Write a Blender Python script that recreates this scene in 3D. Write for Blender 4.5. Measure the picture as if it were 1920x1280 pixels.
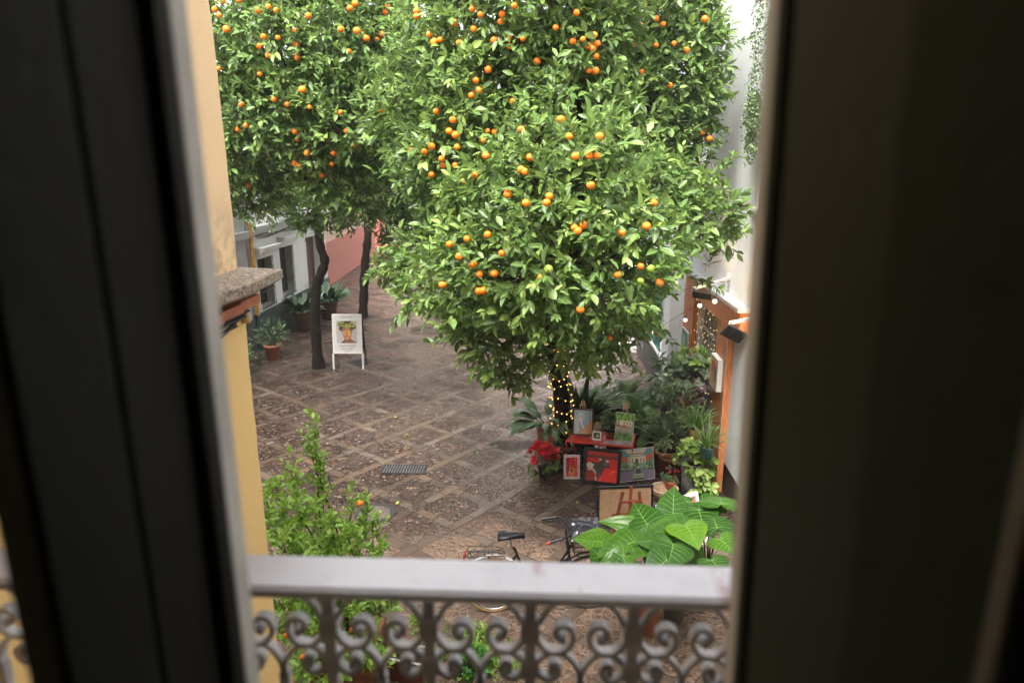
import bpy, math, random
import numpy as np
from mathutils import Vector, Matrix
R=math.radians
for o in list(bpy.data.objects): bpy.data.objects.remove(o)
sc=bpy.context.scene; col=sc.collection
# ------------------------------------------------------------ camera
F=1280.; PITCH=R(14.5); YAW=R(2.6); H=5.0
cd=bpy.data.cameras.new('camera'); cam=bpy.data.objects.new('camera',cd); col.objects.link(cam)
cd.sensor_width=36; cd.lens=24; cd.clip_start=.03; cd.clip_end=400
cam.location=(0,0,H); cam.rotation_euler=(R(90)-PITCH,0,YAW)
cd.dof.use_dof=True; cd.dof.focus_distance=9.5; cd.dof.aperture_fstop=4.0
sc.camera=cam
# ------------------------------------------------------------ world, sun, exposure
w=bpy.data.worlds.new('World'); sc.world=w; w.use_nodes=True
nt=w.node_tree; sky=nt.nodes.new('ShaderNodeTexSky'); sky.sky_type='NISHITA'; sky.sun_disc=False
SUN_EL,SUN_ROT=R(58),R(200)
sky.sun_elevation=SUN_EL; sky.sun_rotation=SUN_ROT; sky.air_density=1.0; sky.dust_density=6.0; sky.ozone_density=.6
hsv=nt.nodes.new('ShaderNodeHueSaturation'); hsv.inputs['Saturation'].default_value=.22
nt.links.new(sky.outputs[0],hsv.inputs['Color'])
bg=nt.nodes['Background']; nt.links.new(hsv.outputs[0],bg.inputs[0]); bg.inputs[1].default_value=.15
sd=bpy.data.lights.new('sun','SUN'); sd.energy=1.3; sd.angle=R(25); sd.color=(1,.97,.92)
so=bpy.data.objects.new('sun',sd); col.objects.link(so)
d=Vector((math.cos(SUN_EL)*math.sin(SUN_ROT),math.cos(SUN_EL)*math.cos(SUN_ROT),math.sin(SUN_EL)))
so.rotation_euler=d.to_track_quat('Z','Y').to_euler()
sc.view_settings.view_transform='Standard'; sc.view_settings.look='None'; sc.view_settings.exposure=2.28; sc.view_settings.gamma=1
sc.render.engine='CYCLES'; cy=sc.cycles
cy.use_denoising=True; cy.max_bounces=7; cy.diffuse_bounces=4; cy.glossy_bounces=3; cy.transmission_bounces=5; cy.transparent_max_bounces=8
cy.sample_clamp_indirect=6; cy.caustics_reflective=False; cy.caustics_refractive=False
# ------------------------------------------------------------ measuring helpers (a pixel of the photo into a point at a known plane)
fw=Vector((-math.sin(YAW)*math.cos(PITCH),math.cos(YAW)*math.cos(PITCH),-math.sin(PITCH)))
rt=Vector((math.cos(YAW),math.sin(YAW),0)); upv=rt.cross(fw); CAM=Vector((0,0,H))
def ray(px,py): return fw+rt*((px-960)/F)-upv*((py-640)/F)
def aX(px,py,x): r=ray(px,py); return CAM+r*(x/r.x)
def aY(px,py,y): r=ray(px,py); return CAM+r*(y/r.y)
def aZ(px,py,z=0): r=ray(px,py); return CAM+r*((z-H)/r.z)
def aD(px,py,dd): r=ray(px,py).normalized(); return CAM+r*dd
rng=random.Random(7); nr=np.random.default_rng(11)
# ------------------------------------------------------------ materials
class NG:
    def __init__(s,m): s.t=m.node_tree; s.m=m
    def n(s,ty,**k):
        x=s.t.nodes.new(ty)
        for a,b in k.items(): setattr(x,a,b)
        return x
    def put(s,sock,v):
        if isinstance(v,bpy.types.NodeSocket): s.t.links.new(v,sock)
        elif v is not None:
            if isinstance(v,(tuple,list)) and len(v)==3 and sock.type=='RGBA': v=(*v,1)
            sock.default_value=v
    def math(s,op,a,b=None,c=None):
        x=s.n('ShaderNodeMath',operation=op); s.put(x.inputs[0],a)
        if b is not None: s.put(x.inputs[1],b)
        if c is not None: s.put(x.inputs[2],c)
        return x.outputs[0]
    def mix(s,f,a,b,mode='MIX'):
        x=s.n('ShaderNodeMix',data_type='RGBA',blend_type=mode); s.put(x.inputs[0],f); s.put(x.inputs[6],a); s.put(x.inputs[7],b); return x.outputs[2]
    def noise(s,vec,scale,detail=4,rough=.55):
        x=s.n('ShaderNodeTexNoise'); s.put(x.inputs['Vector'],vec); s.put(x.inputs['Scale'],scale); s.put(x.inputs['Detail'],detail); s.put(x.inputs['Roughness'],rough); return x.outputs['Fac'],x.outputs['Color']
    def ramp(s,f,pts):
        x=s.n('ShaderNodeValToRGB'); s.put(x.inputs[0],f); e=x.color_ramp.elements
        while len(e)<len(pts): e.new(.5)
        for q,(p,c) in zip(e,pts): q.position=p; q.color=(*c,1) if len(c)==3 else c
        return x.outputs[0]
    def step(s,f,a,b):
        x=s.n('ShaderNodeMapRange',interpolation_type='SMOOTHSTEP'); s.put(x.inputs[0],f); s.put(x.inputs[1],a); s.put(x.inputs[2],b); return x.outputs[0]
    def bump(s,h,st,dist=.01):
        x=s.n('ShaderNodeBump'); s.put(x.inputs['Height'],h); s.put(x.inputs['Strength'],st); s.put(x.inputs['Distance'],dist); return x.outputs[0]
    def pos(s):
        return s.n('ShaderNodeNewGeometry').outputs['Position']
    def obj(s): return s.n('ShaderNodeTexCoord').outputs['Object']
def newmat(name):
    m=bpy.data.materials.new(name); m.use_nodes=True; g=NG(m); p=m.node_tree.nodes['Principled BSDF']; return m,g,p
MATS={}
def mat(name,c,rough=.6,var=.15,scale=8,bump=.15,bscale=40,metal=0,spec=.5,c2=None,c2at=(.55,.7),emit=None,estr=0,bdist=.004):
    if name in MATS: return MATS[name]
    m,g,p=newmat(name); v=g.obj()
    f,_=g.noise(v,scale,5,.6)
    lo=tuple(x*(1-var) for x in c); hi=tuple(min(1,x*(1+var)) for x in c)
    base=g.mix(g.step(f,.3,.7),lo,hi)
    if c2 is not None:
        f2,_=g.noise(v,scale*2.3,6,.65); base=g.mix(g.step(f2,*c2at),base,c2)
    g.put(p.inputs['Base Color'],base); g.put(p.inputs['Roughness'],rough); g.put(p.inputs['Metallic'],metal); g.put(p.inputs['Specular IOR Level'],spec)
    if bump: 
        f3,_=g.noise(v,bscale,5,.6); g.put(p.inputs['Normal'],g.bump(f3,bump,bdist))
    if emit: g.put(p.inputs['Emission Color'],emit); g.put(p.inputs['Emission Strength'],estr); m.cycles.emission_sampling='NONE'
    MATS[name]=m; return m
def leafmat(name,cd_,cm,cl,rough=.32,trans=.3,rib=True,spec=.5,back=.45):
    m,g,p=newmat(name)
    a=g.n('ShaderNodeAttribute',attribute_name='tint'); t=a.outputs['Fac']
    c=g.ramp(t,[(0,cd_),(.55,cm),(.88,cl),(1,(cl[0]*1.5,cl[1]*1.1,cl[2]*.8))])
    if rib:
        b=g.n('ShaderNodeAttribute',attribute_name='mid').outputs['Fac']
        c=g.mix(g.math('MULTIPLY',g.step(b,.80,1.),.55),c,tuple(x*1.2+.04 for x in cl))
    bf=g.n('ShaderNodeNewGeometry').outputs['Backfacing']
    c2=g.mix(g.math('MULTIPLY',bf,back),c,(.16,.24,.12))
    g.put(p.inputs['Base Color'],c2); g.put(p.inputs['Roughness'],rough); g.put(p.inputs['Specular IOR Level'],spec)
    tr=g.n('ShaderNodeBsdfTranslucent'); g.put(tr.inputs[0],g.mix(.5,c,cl))
    mx=g.n('ShaderNodeMixShader'); g.put(mx.inputs[0],trans); 
    g.t.links.new(p.outputs[0],mx.inputs[1]); g.t.links.new(tr.outputs[0],mx.inputs[2])
    g.t.links.new(mx.outputs[0],m.node_tree.nodes['Material Output'].inputs[0])
    MATS[name]=m; return m
def colmat(name,rough=.6,bump=.2):
    m,g,p=newmat(name); c=g.n('ShaderNodeAttribute',attribute_name='paint').outputs['Color']
    f,_=g.noise(g.obj(),45,3,.6)
    g.put(p.inputs['Base Color'],g.mix(g.math('MULTIPLY',f,.5),c,g.mix(.5,c,(.12,.1,.08)))); g.put(p.inputs['Roughness'],rough)
    g.put(p.inputs['Normal'],g.bump(f,bump,.003)); MATS[name]=m; return m
# ------------------------------------------------------------ mesh builder
class MB:
    def __init__(s): s.v=[]; s.f=[]; s.c=[]; s.cur=None; s.sm=[]; s.smooth=False
    def add(s,vs,fs,smooth=None):
        b=len(s.v); s.v+= [tuple(x) for x in vs]; s.f+=[tuple(b+i for i in f) for f in fs]; s.c+=[s.cur]*len(fs); s.sm+=[s.smooth if smooth is None else smooth]*len(fs)
        return s
    def box(s,a,b,M=None,bev=0):
        (x0,y0,z0),(x1,y1,z1)=a,b
        x0,x1=min(x0,x1),max(x0,x1); y0,y1=min(y0,y1),max(y0,y1); z0,z1=min(z0,z1),max(z0,z1)
        if bev:
            e=min(bev,(x1-x0)/2.2,(y1-y0)/2.2,(z1-z0)/2.2); vs=[]
            import itertools
            idx={}
            for sx,sy,sz in itertools.product((0,1),repeat=3):
                X=(x0,x1)[sx];Y=(y0,y1)[sy];Z=(z0,z1)[sz]; ex=e*(1-2*sx);ey=e*(1-2*sy);ez=e*(1-2*sz)
                for k,q in enumerate(((X,Y+ey,Z+ez),(X+ex,Y,Z+ez),(X+ex,Y+ey,Z))):
                    idx[(sx,sy,sz,k)]=len(vs); vs.append(q)
            fs=[]
            I=lambda x,y,z,k: idx[(x,y,z,k)]
            for sx in (0,1): fs.append([I(sx,0,0,0),I(sx,1,0,0),I(sx,1,1,0),I(sx,0,1,0)][::(1 if sx else -1)])
            for sy in (0,1): fs.append([I(0,sy,0,1),I(1,sy,0,1),I(1,sy,1,1),I(0,sy,1,1)][::(-1 if sy else 1)])
            for sz in (0,1): fs.append([I(0,0,sz,2),I(1,0,sz,2),I(1,1,sz,2),I(0,1,sz,2)][::(1 if sz else -1)])
            for a_ in (0,1):
                for b_ in (0,1):
                    fs.append([I(a_,b_,0,0),I(a_,b_,1,0),I(a_,b_,1,1),I(a_,b_,0,1)])
                    fs.append([I(a_,0,b_,0),I(a_,1,b_,0),I(a_,1,b_,2),I(a_,0,b_,2)])
                    fs.append([I(0,a_,b_,1),I(1,a_,b_,1),I(1,a_,b_,2),I(0,a_,b_,2)])
            for q in itertools.product((0,1),repeat=3): fs.append([idx[(*q,0)],idx[(*q,1)],idx[(*q,2)]])
        else:
            vs=[(x0,y0,z0),(x1,y0,z0),(x1,y1,z0),(x0,y1,z0),(x0,y0,z1),(x1,y0,z1),(x1,y1,z1),(x0,y1,z1)]
            fs=[(3,2,1,0),(4,5,6,7),(0,1,5,4),(1,2,6,5),(2,3,7,6),(3,0,4,7)]
        if M is not None: vs=[M@Vector(q) for q in vs]
        return s.add(vs,fs)
    def tube(s,pts,r,n=8,cap=True,smooth=True):
        pts=[Vector(p) for p in pts]; L=len(pts); rr=r if isinstance(r,(list,tuple)) else [r]*L
        vs=[];fs=[]; up=None
        for i,p in enumerate(pts):
            t=(pts[min(i+1,L-1)]-pts[max(i-1,0)]).normalized()
            if up is None: up=t.orthogonal().normalized()
            u=(up-t*up.dot(t)); u=u.normalized() if u.length>1e-5 else t.orthogonal().normalized(); up=u; v=t.cross(u)
            for k in range(n):
                a=2*math.pi*k/n; vs.append(p+(u*math.cos(a)+v*math.sin(a))*rr[i])
        for i in range(L-1):
            for k in range(n): fs.append((i*n+k,i*n+(k+1)%n,(i+1)*n+(k+1)%n,(i+1)*n+k))
        s.add(vs,fs,smooth)
        if cap:
            s.add([vs[k] for k in range(n)],[tuple(range(n))[::-1]],False); s.add(vs[-n:],[tuple(range(n))],False)
        return s
    def strap(s,pts,wv,wid,th):
        # flat strap: path pts in a plane, width along wv
        pts=[Vector(p) for p in pts]; wv=Vector(wv).normalized(); L=len(pts); vs=[];fs=[]
        for i,p in enumerate(pts):
            t=(pts[min(i+1,L-1)]-pts[max(i-1,0)]).normalized(); nn=t.cross(wv).normalized()
            for a,b in ((-1,-1),(1,-1),(1,1),(-1,1)): vs.append(p+wv*a*wid/2+nn*b*th/2)
        for i in range(L-1):
            for k in range(4): fs.append((i*4+k,i*4+(k+1)%4,(i+1)*4+(k+1)%4,(i+1)*4+k))
        fs+=[(3,2,1,0),tuple((L-1)*4+k for k in range(4))]
        return s.add(vs,fs)
    def lathe(s,prof,c=(0,0,0),n=24,M=None,smooth=True,sq=0):
        vs=[];fs=[];L=len(prof)
        for r,z in prof:
            for k in range(n):
                a=2*math.pi*k/n; q=r
                vs.append((c[0]+q*math.cos(a),c[1]+q*math.sin(a),c[2]+z))
        for i in range(L-1):
            for k in range(n): fs.append((i*n+k,i*n+(k+1)%n,(i+1)*n+(k+1)%n,(i+1)*n+k))
        if M is not None: vs=[M@Vector(q) for q in vs]
        return s.add(vs,fs,smooth)
    def sphere(s,c,r,n=10,m=7,sc_=(1,1,1)):
        prof=[]; c=Vector(c); vs=[];fs=[]
        for i in range(m+1):
            t=math.pi*i/m
            for k in range(n):
                a=2*math.pi*k/n; vs.append(c+Vector((math.sin(t)*math.cos(a)*sc_[0],math.sin(t)*math.sin(a)*sc_[1],-math.cos(t)*sc_[2]))*r)
        for i in range(m):
            for k in range(n): fs.append((i*n+k,i*n+(k+1)%n,(i+1)*n+(k+1)%n,(i+1)*n+k))
        return s.add(vs,fs,True)
    def poly(s,pts): return s.add(pts,[tuple(range(len(pts)))])
    def build(s,name,m,parent=None,world=True,bevel=0):
        me=bpy.data.meshes.new(name); off=Vector((0,0,0))
        if parent is not None and world:
            q=parent
            while q is not None: off+=q.location; q=q.parent
        me.from_pydata([tuple(Vector(p)-off) for p in s.v] if off.length else s.v,[],s.f); me.materials.append(m)
        me.polygons.foreach_set('use_smooth',[bool(x) for x in s.sm])
        if any(c is not None for c in s.c):
            at=me.color_attributes.new('paint','FLOAT_COLOR','CORNER'); dat=[]
            for f,c in zip(s.f,s.c): dat+=[*(c or (.5,.5,.5)),1.]*len(f)
            at.data.foreach_set('color',dat)
        me.update(); o=bpy.data.objects.new(name,me); col.objects.link(o)
        if parent is not None: o.parent=parent
        if bevel:
            md=o.modifiers.new('b','BEVEL'); md.width=bevel; md.segments=2; md.limit_method='ANGLE'
        return o
def tag(o,label=None,cat=None,group=None,kind=None):
    if label: o['label']=label
    if cat: o['category']=cat
    if group: o['group']=group
    if kind: o['kind']=kind
    return o
def thing(name,label,cat,loc=(0,0,0),rz=0,group=None,rx=0,ry=0):
    o=bpy.data.objects.new(name,None); col.objects.link(o); o.empty_display_size=.1
    o.location=loc; o.rotation_euler=(rx,ry,rz); return tag(o,label,cat,group)
def copychild(o,parent,loc=None):
    c=o.copy(); col.objects.link(c); c.parent=parent
    if loc is not None: c.location=loc
    return c
# ------------------------------------------------------------ leaf clouds (numpy)
PROF={'citrus':(((.0,.0),(.22,.36),(.52,.5),(.80,.30),(1,0)),-.10),
      'long':(((.0,.0),(.22,.4),(.5,.5),(.78,.34),(1,0)),-.22),
      'small':(((.0,.0),(.3,.42),(.6,.5),(.85,.3),(1,0)),-.05)}
def leafcloud(name,P,Dv,Nv,L,Wd,tint,material,parent=None,prof='citrus',fold=.22,extra=None):
    """P base points, Dv direction, Nv upward normals, L length, Wd width, all arrays."""
    P=np.asarray(P,float);Dv=np.asarray(Dv,float);Nv=np.asarray(Nv,float); n=len(P)
    Dv/=np.linalg.norm(Dv,axis=1,keepdims=True)+1e-9
    S=np.cross(Dv,Nv); S/=np.linalg.norm(S,axis=1,keepdims=True)+1e-9
    U=np.cross(S,Dv)
    pr,curl=PROF[prof]; L=np.asarray(L)[:,None]; Wd=np.asarray(Wd)[:,None]
    rows=[]; mids=[]
    cc=curl*(0.4+1.2*nr.random((n,1)))
    for t,wf in pr:
        c=P+Dv*L*t+U*L*cc*t*t
        if wf==0: rows.append(c); mids.append(1.)
        else:
            up=U*Wd*wf*fold*2
            rows+= [c+S*Wd*wf+up,c,c-S*Wd*wf+up]; mids+=[0.,1.,0.]
    V=np.stack(rows,1); k=V.shape[1]; K=len(pr)-2
    fs=[(0,1,2),(0,2,3)]
    quads=[]
    for i in range(K-1):
        a=1+3*i; quads+=[(a,a+3,a+4,a+1),(a+1,a+4,a+5,a+2)]
    a=1+3*(K-1); fs+=[(a,k-1,a+1),(a+1,k-1,a+2)]
    base=(np.arange(n)*k)[:,None]
    tri=np.array(fs); q=np.array(quads)
    # loops per leaf: tris then quads
    loops=np.concatenate([(base[:,:,None]+tri[None]).reshape(n,-1),(base[:,:,None]+q[None]).reshape(n,-1)],1).reshape(-1)
    tot=np.tile(np.array([3]*len(fs)+[4]*len(quads)),n)
    verts=V.reshape(-1,3); nv=len(verts)
    ti=np.repeat(np.asarray(tint),k); mi=np.tile(np.array(mids),n)
    if extra is not None: # twigs: (verts, quads)
        ev,ef=extra; ev=np.asarray(ev,float); ef=np.asarray(ef,int)
        if len(ef):
            loops=np.concatenate([loops,(ef+nv).reshape(-1)]); tot=np.concatenate([tot,np.full(len(ef),4)])
            verts=np.concatenate([verts,ev]); ti=np.concatenate([ti,np.full(len(ev),-1.)]); mi=np.concatenate([mi,np.zeros(len(ev))])
    me=bpy.data.meshes.new(name); off=np.zeros(3); qn=parent
    while qn is not None: off+=np.array(qn.location); qn=qn.parent
    verts=verts-off
    me.vertices.add(len(verts)); me.vertices.foreach_set('co',verts.reshape(-1).astype(np.float32))
    me.loops.add(len(loops)); me.loops.foreach_set('vertex_index',loops.astype(np.int32))
    st=np.concatenate([[0],np.cumsum(tot)[:-1]]); me.polygons.add(len(tot)); me.polygons.foreach_set('loop_start',st.astype(np.int32))
    me.polygons.foreach_set('use_smooth',np.ones(len(tot),bool))
    me.update(calc_edges=True)
    for nm,ar in (('tint',ti),('mid',mi)):
        a=me.attributes.new(nm,'FLOAT','POINT'); a.data.foreach_set('value',ar.astype(np.float32))
    me.materials.append(material); o=bpy.data.objects.new(name,me); col.objects.link(o)
    if parent is not None: o.parent=parent
    return o
def unit(a): return a/(np.linalg.norm(a,axis=-1,keepdims=True)+1e-9)
def sprigs(P,Dr,n_leaf,length,L,W,up=.35,droop=.25,spread=1.0,facing=.85,Ljit=.30):
    """leaf arrays for sprigs starting at P along Dr"""
    P=np.asarray(P,float); Dr=unit(np.asarray(Dr,float)); m=len(P)
    N=m*n_leaf; idx=np.repeat(np.arange(m),n_leaf); j=np.tile(np.arange(n_leaf),m)
    t=(j+.5)/n_leaf; ln=np.asarray(length)*np.ones(m)
    A=unit(np.cross(Dr,unit(nr.normal(size=(m,3))))); B=np.cross(Dr,A)
    ang=j*2.4+nr.random(m)[idx]*6.28
    rad=A[idx]*np.cos(ang)[:,None]+B[idx]*np.sin(ang)[:,None]
    base=P[idx]+Dr[idx]*(t*ln[idx])[:,None]
    k=(1-.65*t)[:,None]*spread
    D=unit(Dr[idx]*(1.-k*.35)+rad*k*1.05+nr.normal(size=(N,3))*.12)
    D[:,2]-=droop*nr.random(N); D=unit(D)
    up_=np.tile(np.array([0,0,.75]),(N,1))+nr.normal(size=(N,3))*.42+Dr[idx]*facing
    Ls=L*(1+Ljit*nr.normal(size=N)).clip(.5,1.6)*(1-.25*t); Ws=Ls*(W/L)*(1+.12*nr.normal(size=N))
    ti=nr.random(m)[idx]*.55+nr.random(N)*.3+ t*.12
    return base,D,up_,Ls,Ws,ti
def twigarr(P,Q,r=.004):
    P=np.asarray(P,float);Q=np.asarray(Q,float); D=unit(Q-P); A=unit(np.cross(D,np.array([.3,.2,.9]))); B=np.cross(D,A)
    vs=[];n=len(P)
    for a in (0,2.09,4.19):
        o=(A*math.cos(a)+B*math.sin(a))*r; vs+=[P+o,Q+o*.5]
    V=np.stack(vs,1).reshape(-1,3); b=(np.arange(n)*6)[:,None,None]
    q=np.array([(0,1,3,2),(2,3,5,4),(4,5,1,0)])[None]
    return V,(b+q).reshape(-1,4)
# leaf colours; tint -1 = twig
def addtwig(m):
    nt=m.node_tree; p=nt.nodes['Principled BSDF']; g=NG(m)
    a=g.n('ShaderNodeAttribute',attribute_name='tint').outputs['Fac']
    src=p.inputs['Base Color'].links[0].from_socket
    g.put(p.inputs['Base Color'],g.mix(g.math('LESS_THAN',a,-.2),src,(.05,.045,.03))); return m
LEAF=addtwig(leafmat('orange_leaf',(.036,.076,.018),(.108,.195,.044),(.27,.38,.09),rough=.40,trans=.32,spec=.42))
LEAFD=addtwig(leafmat('far_orange_leaf',(.038,.080,.021),(.112,.205,.050),(.27,.38,.095),rough=.42,trans=.32,spec=.42))
BUSH=addtwig(leafmat('shrub_leaf',(.10,.22,.02),(.22,.40,.05),(.42,.58,.12),rough=.28,trans=.33))
BARK=mat('bark',(.013,.009,.006),.95,.45,12,1.,30,bdist=.02,spec=.12)
BARKS=mat('stem_green',(.06,.08,.03),.7,.3,12,.3,30)
ORG=mat('orange_peel',(.88,.205,.008),.45,.1,3,.25,180,bdist=.001)
ORGG=mat('green_orange_peel',(.22,.3,.03),.4,.2,3,.25,180,bdist=.001)
# ------------------------------------------------------------ ground
m,g,p=newmat('wet_cobbles'); P=g.pos()
vr=g.n('ShaderNodeVectorRotate',rotation_type='Z_AXIS'); g.put(vr.inputs['Vector'],P); g.put(vr.inputs['Angle'],R(-53)); 
nz,nc=g.noise(P,1.3,2); nv=g.n('ShaderNodeVectorMath',operation='SCALE'); sb=g.n('ShaderNodeVectorMath',operation='SUBTRACT'); g.put(sb.inputs[0],nc); g.put(sb.inputs[1],(.5,.5,.5)); g.t.links.new(sb.outputs[0],nv.inputs[0]); nv.inputs['Scale'].default_value=.10
ad=g.n('ShaderNodeVectorMath',operation='ADD'); g.t.links.new(vr.outputs[0],ad.inputs[0]); g.t.links.new(nv.outputs[0],ad.inputs[1])
sx=g.n('ShaderNodeSeparateXYZ'); g.t.links.new(ad.outputs[0],sx.inputs[0]); pu,pv=sx.outputs[0],sx.outputs[1]
# rotated frame: x'=along bands going up-right (e1), y'=e2 with y' = left normal (so band q = -y')
CELL=.815; BW=.195
u=g.math('DIVIDE',g.math('SUBTRACT',pu,7.05-BW*CELL/2),CELL); v_=g.math('DIVIDE',g.math('SUBTRACT',pv,7.07-BW*CELL/2),CELL)
fu=g.math('FRACT',u); fv=g.math('FRACT',v_); iu=g.math('FLOOR',u); iv=g.math('FLOOR',v_)
bu=g.math('LESS_THAN',fu,BW); bv=g.math('LESS_THAN',fv,BW)   # bu: band running along e2 ; bv: band running along e1
inA=bv; inB=g.math('MULTIPLY',bu,g.math('SUBTRACT',1,bv))
def stones(along,iband,frac_across,seed):
    k=g.math('MULTIPLY_ADD',along,1/.36,g.math('MULTIPLY',iband,.37)); fk=g.math('FRACT',k); ik=g.math('FLOOR',k)
    wn=g.n('ShaderNodeTexWhiteNoise',noise_dimensions='3D'); cb=g.n('ShaderNodeCombineXYZ'); g.put(cb.inputs[0],ik); g.put(cb.inputs[1],iband); g.put(cb.inputs[2],seed); g.t.links.new(cb.outputs[0],wn.inputs[0])
    ac=g.math('DIVIDE',frac_across,BW)
    e=g.math('MINIMUM',g.math('MULTIPLY',g.math('MINIMUM',fk,g.math('SUBTRACT',1,fk)),.36),g.math('MULTIPLY',g.math('MINIMUM',ac,g.math('SUBTRACT',1,ac)),BW*CELL))
    return wn.outputs[0],e
ra,ea=stones(pu,iv,fv,1.); rb,eb=stones(pv,iu,fu,2.)
rs=g.math('ADD',g.math('MULTIPLY',ra,inA),g.math('MULTIPLY',rb,inB)); es=g.math('ADD',g.math('MULTIPLY',ea,inA),g.math('MULTIPLY',eb,inB))
band=g.math('ADD',inA,inB)
# worn away bands
wr,_=g.noise(P,1.7,3); vis=g.math('MULTIPLY',band,g.math('MULTIPLY_ADD',g.step(g.math('ADD',rs,g.math('MULTIPLY',wr,.9)),.40,.56),.65,.35))
def vor(scale,feat='F1'):
    x=g.n('ShaderNodeTexVoronoi',feature=feat); g.put(x.inputs['Vector'],P); g.put(x.inputs['Scale'],scale); return x
near_=g.n('ShaderNodeSeparateXYZ'); g.t.links.new(P,near_.inputs[0]); yy=near_.outputs[1]; xx=near_.outputs[0]
nb,_=g.noise(P,.9,3); nearf=g.step(g.math('ADD',yy,g.math('MULTIPLY',nb,2.4)),10.3,8.9)
v1=vor(17); v1e=vor(17,'DISTANCE_TO_EDGE'); v2=vor(12); v2e=vor(12,'DISTANCE_TO_EDGE')
cobF=g.ramp(g.n('ShaderNodeSeparateXYZ').outputs[0],[(0,(0,0,0)),(1,(1,1,1))])
sc1=g.n('ShaderNodeSeparateColor'); g.t.links.new(v1.outputs['Color'],sc1.inputs[0]); sc2=g.n('ShaderNodeSeparateColor'); g.t.links.new(v2.outputs['Color'],sc2.inputs[0])
cpts=[(0,(.010,.007,.006)),(.3,(.034,.018,.012)),(.5,(.095,.045,.024)),(.72,(.035,.026,.021)),(.88,(.13,.08,.048)),(1,(.24,.185,.14))]
c1=g.mix(g.step(v1e.outputs['Distance'],.02,.10),(.030,.020,.014),g.ramp(sc1.outputs[0],cpts))
c2=g.mix(g.step(v2e.outputs['Distance'],.09,.22),(.25,.185,.135),g.ramp(sc2.outputs[0],[(0,(.03,.022,.018)),(.4,(.085,.05,.034)),(.75,(.19,.10,.058)),(1,(.28,.22,.17))]))
cob=g.mix(nearf,c1,c2)
dn,_=g.noise(P,2.2,5,.65); cob=g.mix(g.math('MULTIPLY',g.step(dn,.50,.75),.5),cob,(.085,.058,.040))
stc=g.ramp(rs,[(.1,(.070,.050,.037)),(.4,(.098,.072,.053)),(.65,(.130,.090,.058)),(.85,(.112,.092,.076)),(1,(.17,.142,.116))])
fn,_=g.noise(P,60,4,.7); stc=g.mix(g.math('MULTIPLY',fn,.5),stc,(.07,.055,.045))
gap=g.step(es,.004,.014); full=g.mix(vis,cob,g.mix(gap,(.03,.024,.02),stc))
big,_=g.noise(P,.45,4,.6); full=g.mix(g.math('MULTIPLY',g.step(big,.42,.65),.30),full,g.mix(.5,full,(.13,.092,.065)))
wet,_=g.noise(P,.8,4,.6); full=g.mix(g.math('MULTIPLY',nearf,.35),full,(.17,.125,.09)); full=g.mix(g.math('MULTIPLY',g.step(wet,.60,.42),.28),full,g.mix(1.,full,(.45,.45,.47),'MULTIPLY'))
full=g.mix(1.,full,(.92,.82,.76),'MULTIPLY'); g.put(p.inputs['Base Color'],full)
wr2=g.math('MULTIPLY',g.step(wet,.66,.42),g.math('SUBTRACT',1,g.math('MULTIPLY',nearf,.8)))
g.put(p.inputs['Roughness'],g.math('SUBTRACT',.62,g.math('MULTIPLY',wr2,.46)))
hc=g.mix(nearf,g.step(v1e.outputs['Distance'],0,.2),g.step(v2e.outputs['Distance'],0,.25))
hh=g.math('ADD',g.math('MULTIPLY',g.mix(vis,hc,gap),1.),g.math('MULTIPLY',fn,.3))
g.put(p.inputs['Normal'],g.bump(hh,.9,.022))
MATS['ground']=m
gb=MB(); gb.add([(-57,-37,0),(57,-37,0),(57,100,0),(-57,100,0)],[(0,1,2,3)]); tag(gb.build('ground',m),kind='structure')
# ------------------------------------------------------------ wall plaster materials
def plaster(name,c,stain=(.3,.27,.22),sa=.35,rough=.8,lowdark=None):
    m,g,p=newmat(name); v=g.pos()
    f,_=g.noise(v,1.1,5,.6); f2,_=g.noise(v,9,5,.7)
    sp=g.n('ShaderNodeMapping'); g.put(sp.inputs[0],v); sp.inputs['Scale'].default_value=(3,3,.5); f3,_=g.noise(sp.outputs[0],2.5,4,.6)
    b=g.mix(g.math('MULTIPLY',g.step(f,.35,.75),.25),c,tuple(x*.82 for x in c)); b=g.mix(g.math('MULTIPLY',g.step(f3,.55,.8),sa),b,stain); b=g.mix(g.math('MULTIPLY',g.step(f2,.5,.8),.18),b,stain)
    g.put(p.inputs['Base Color'],b); g.put(p.inputs['Roughness'],rough); f4,_=g.noise(v,55,5,.65); g.put(p.inputs['Normal'],g.bump(g.math('ADD',f4,g.math('MULTIPLY',f2,.8)),.35,.006))
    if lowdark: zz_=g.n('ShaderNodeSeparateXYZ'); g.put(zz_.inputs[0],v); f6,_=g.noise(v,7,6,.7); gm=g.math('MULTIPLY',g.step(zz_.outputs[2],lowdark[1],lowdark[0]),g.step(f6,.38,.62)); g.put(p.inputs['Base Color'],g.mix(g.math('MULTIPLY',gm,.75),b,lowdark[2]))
    MATS[name]=m; return m
WHITE=plaster('white_plaster',(.74,.73,.71),(.38,.36,.33),.4)
WHITER=plaster('right_white_plaster',(.70,.70,.71),(.45,.44,.42),.35)
GREYW=plaster('grey_plaster',(.42,.42,.41),(.25,.24,.22),.5)
YEL=plaster('yellow_plaster',(.86,.60,.25),(.78,.50,.19),.3)
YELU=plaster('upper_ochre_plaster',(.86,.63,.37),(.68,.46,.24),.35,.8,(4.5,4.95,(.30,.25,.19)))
PINK=plaster('rose_plaster',(.50,.19,.155),(.40,.22,.2),.5)
CREAM=plaster('cream_plaster',(.66,.50,.40),(.5,.4,.32),.3)
GREENP=plaster('green_plinth',(.022,.05,.04),(.035,.06,.05),.5,.5)
DARKP=plaster('dark_plinth',(.05,.048,.046),(.1,.095,.09),.5,.6)
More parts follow.
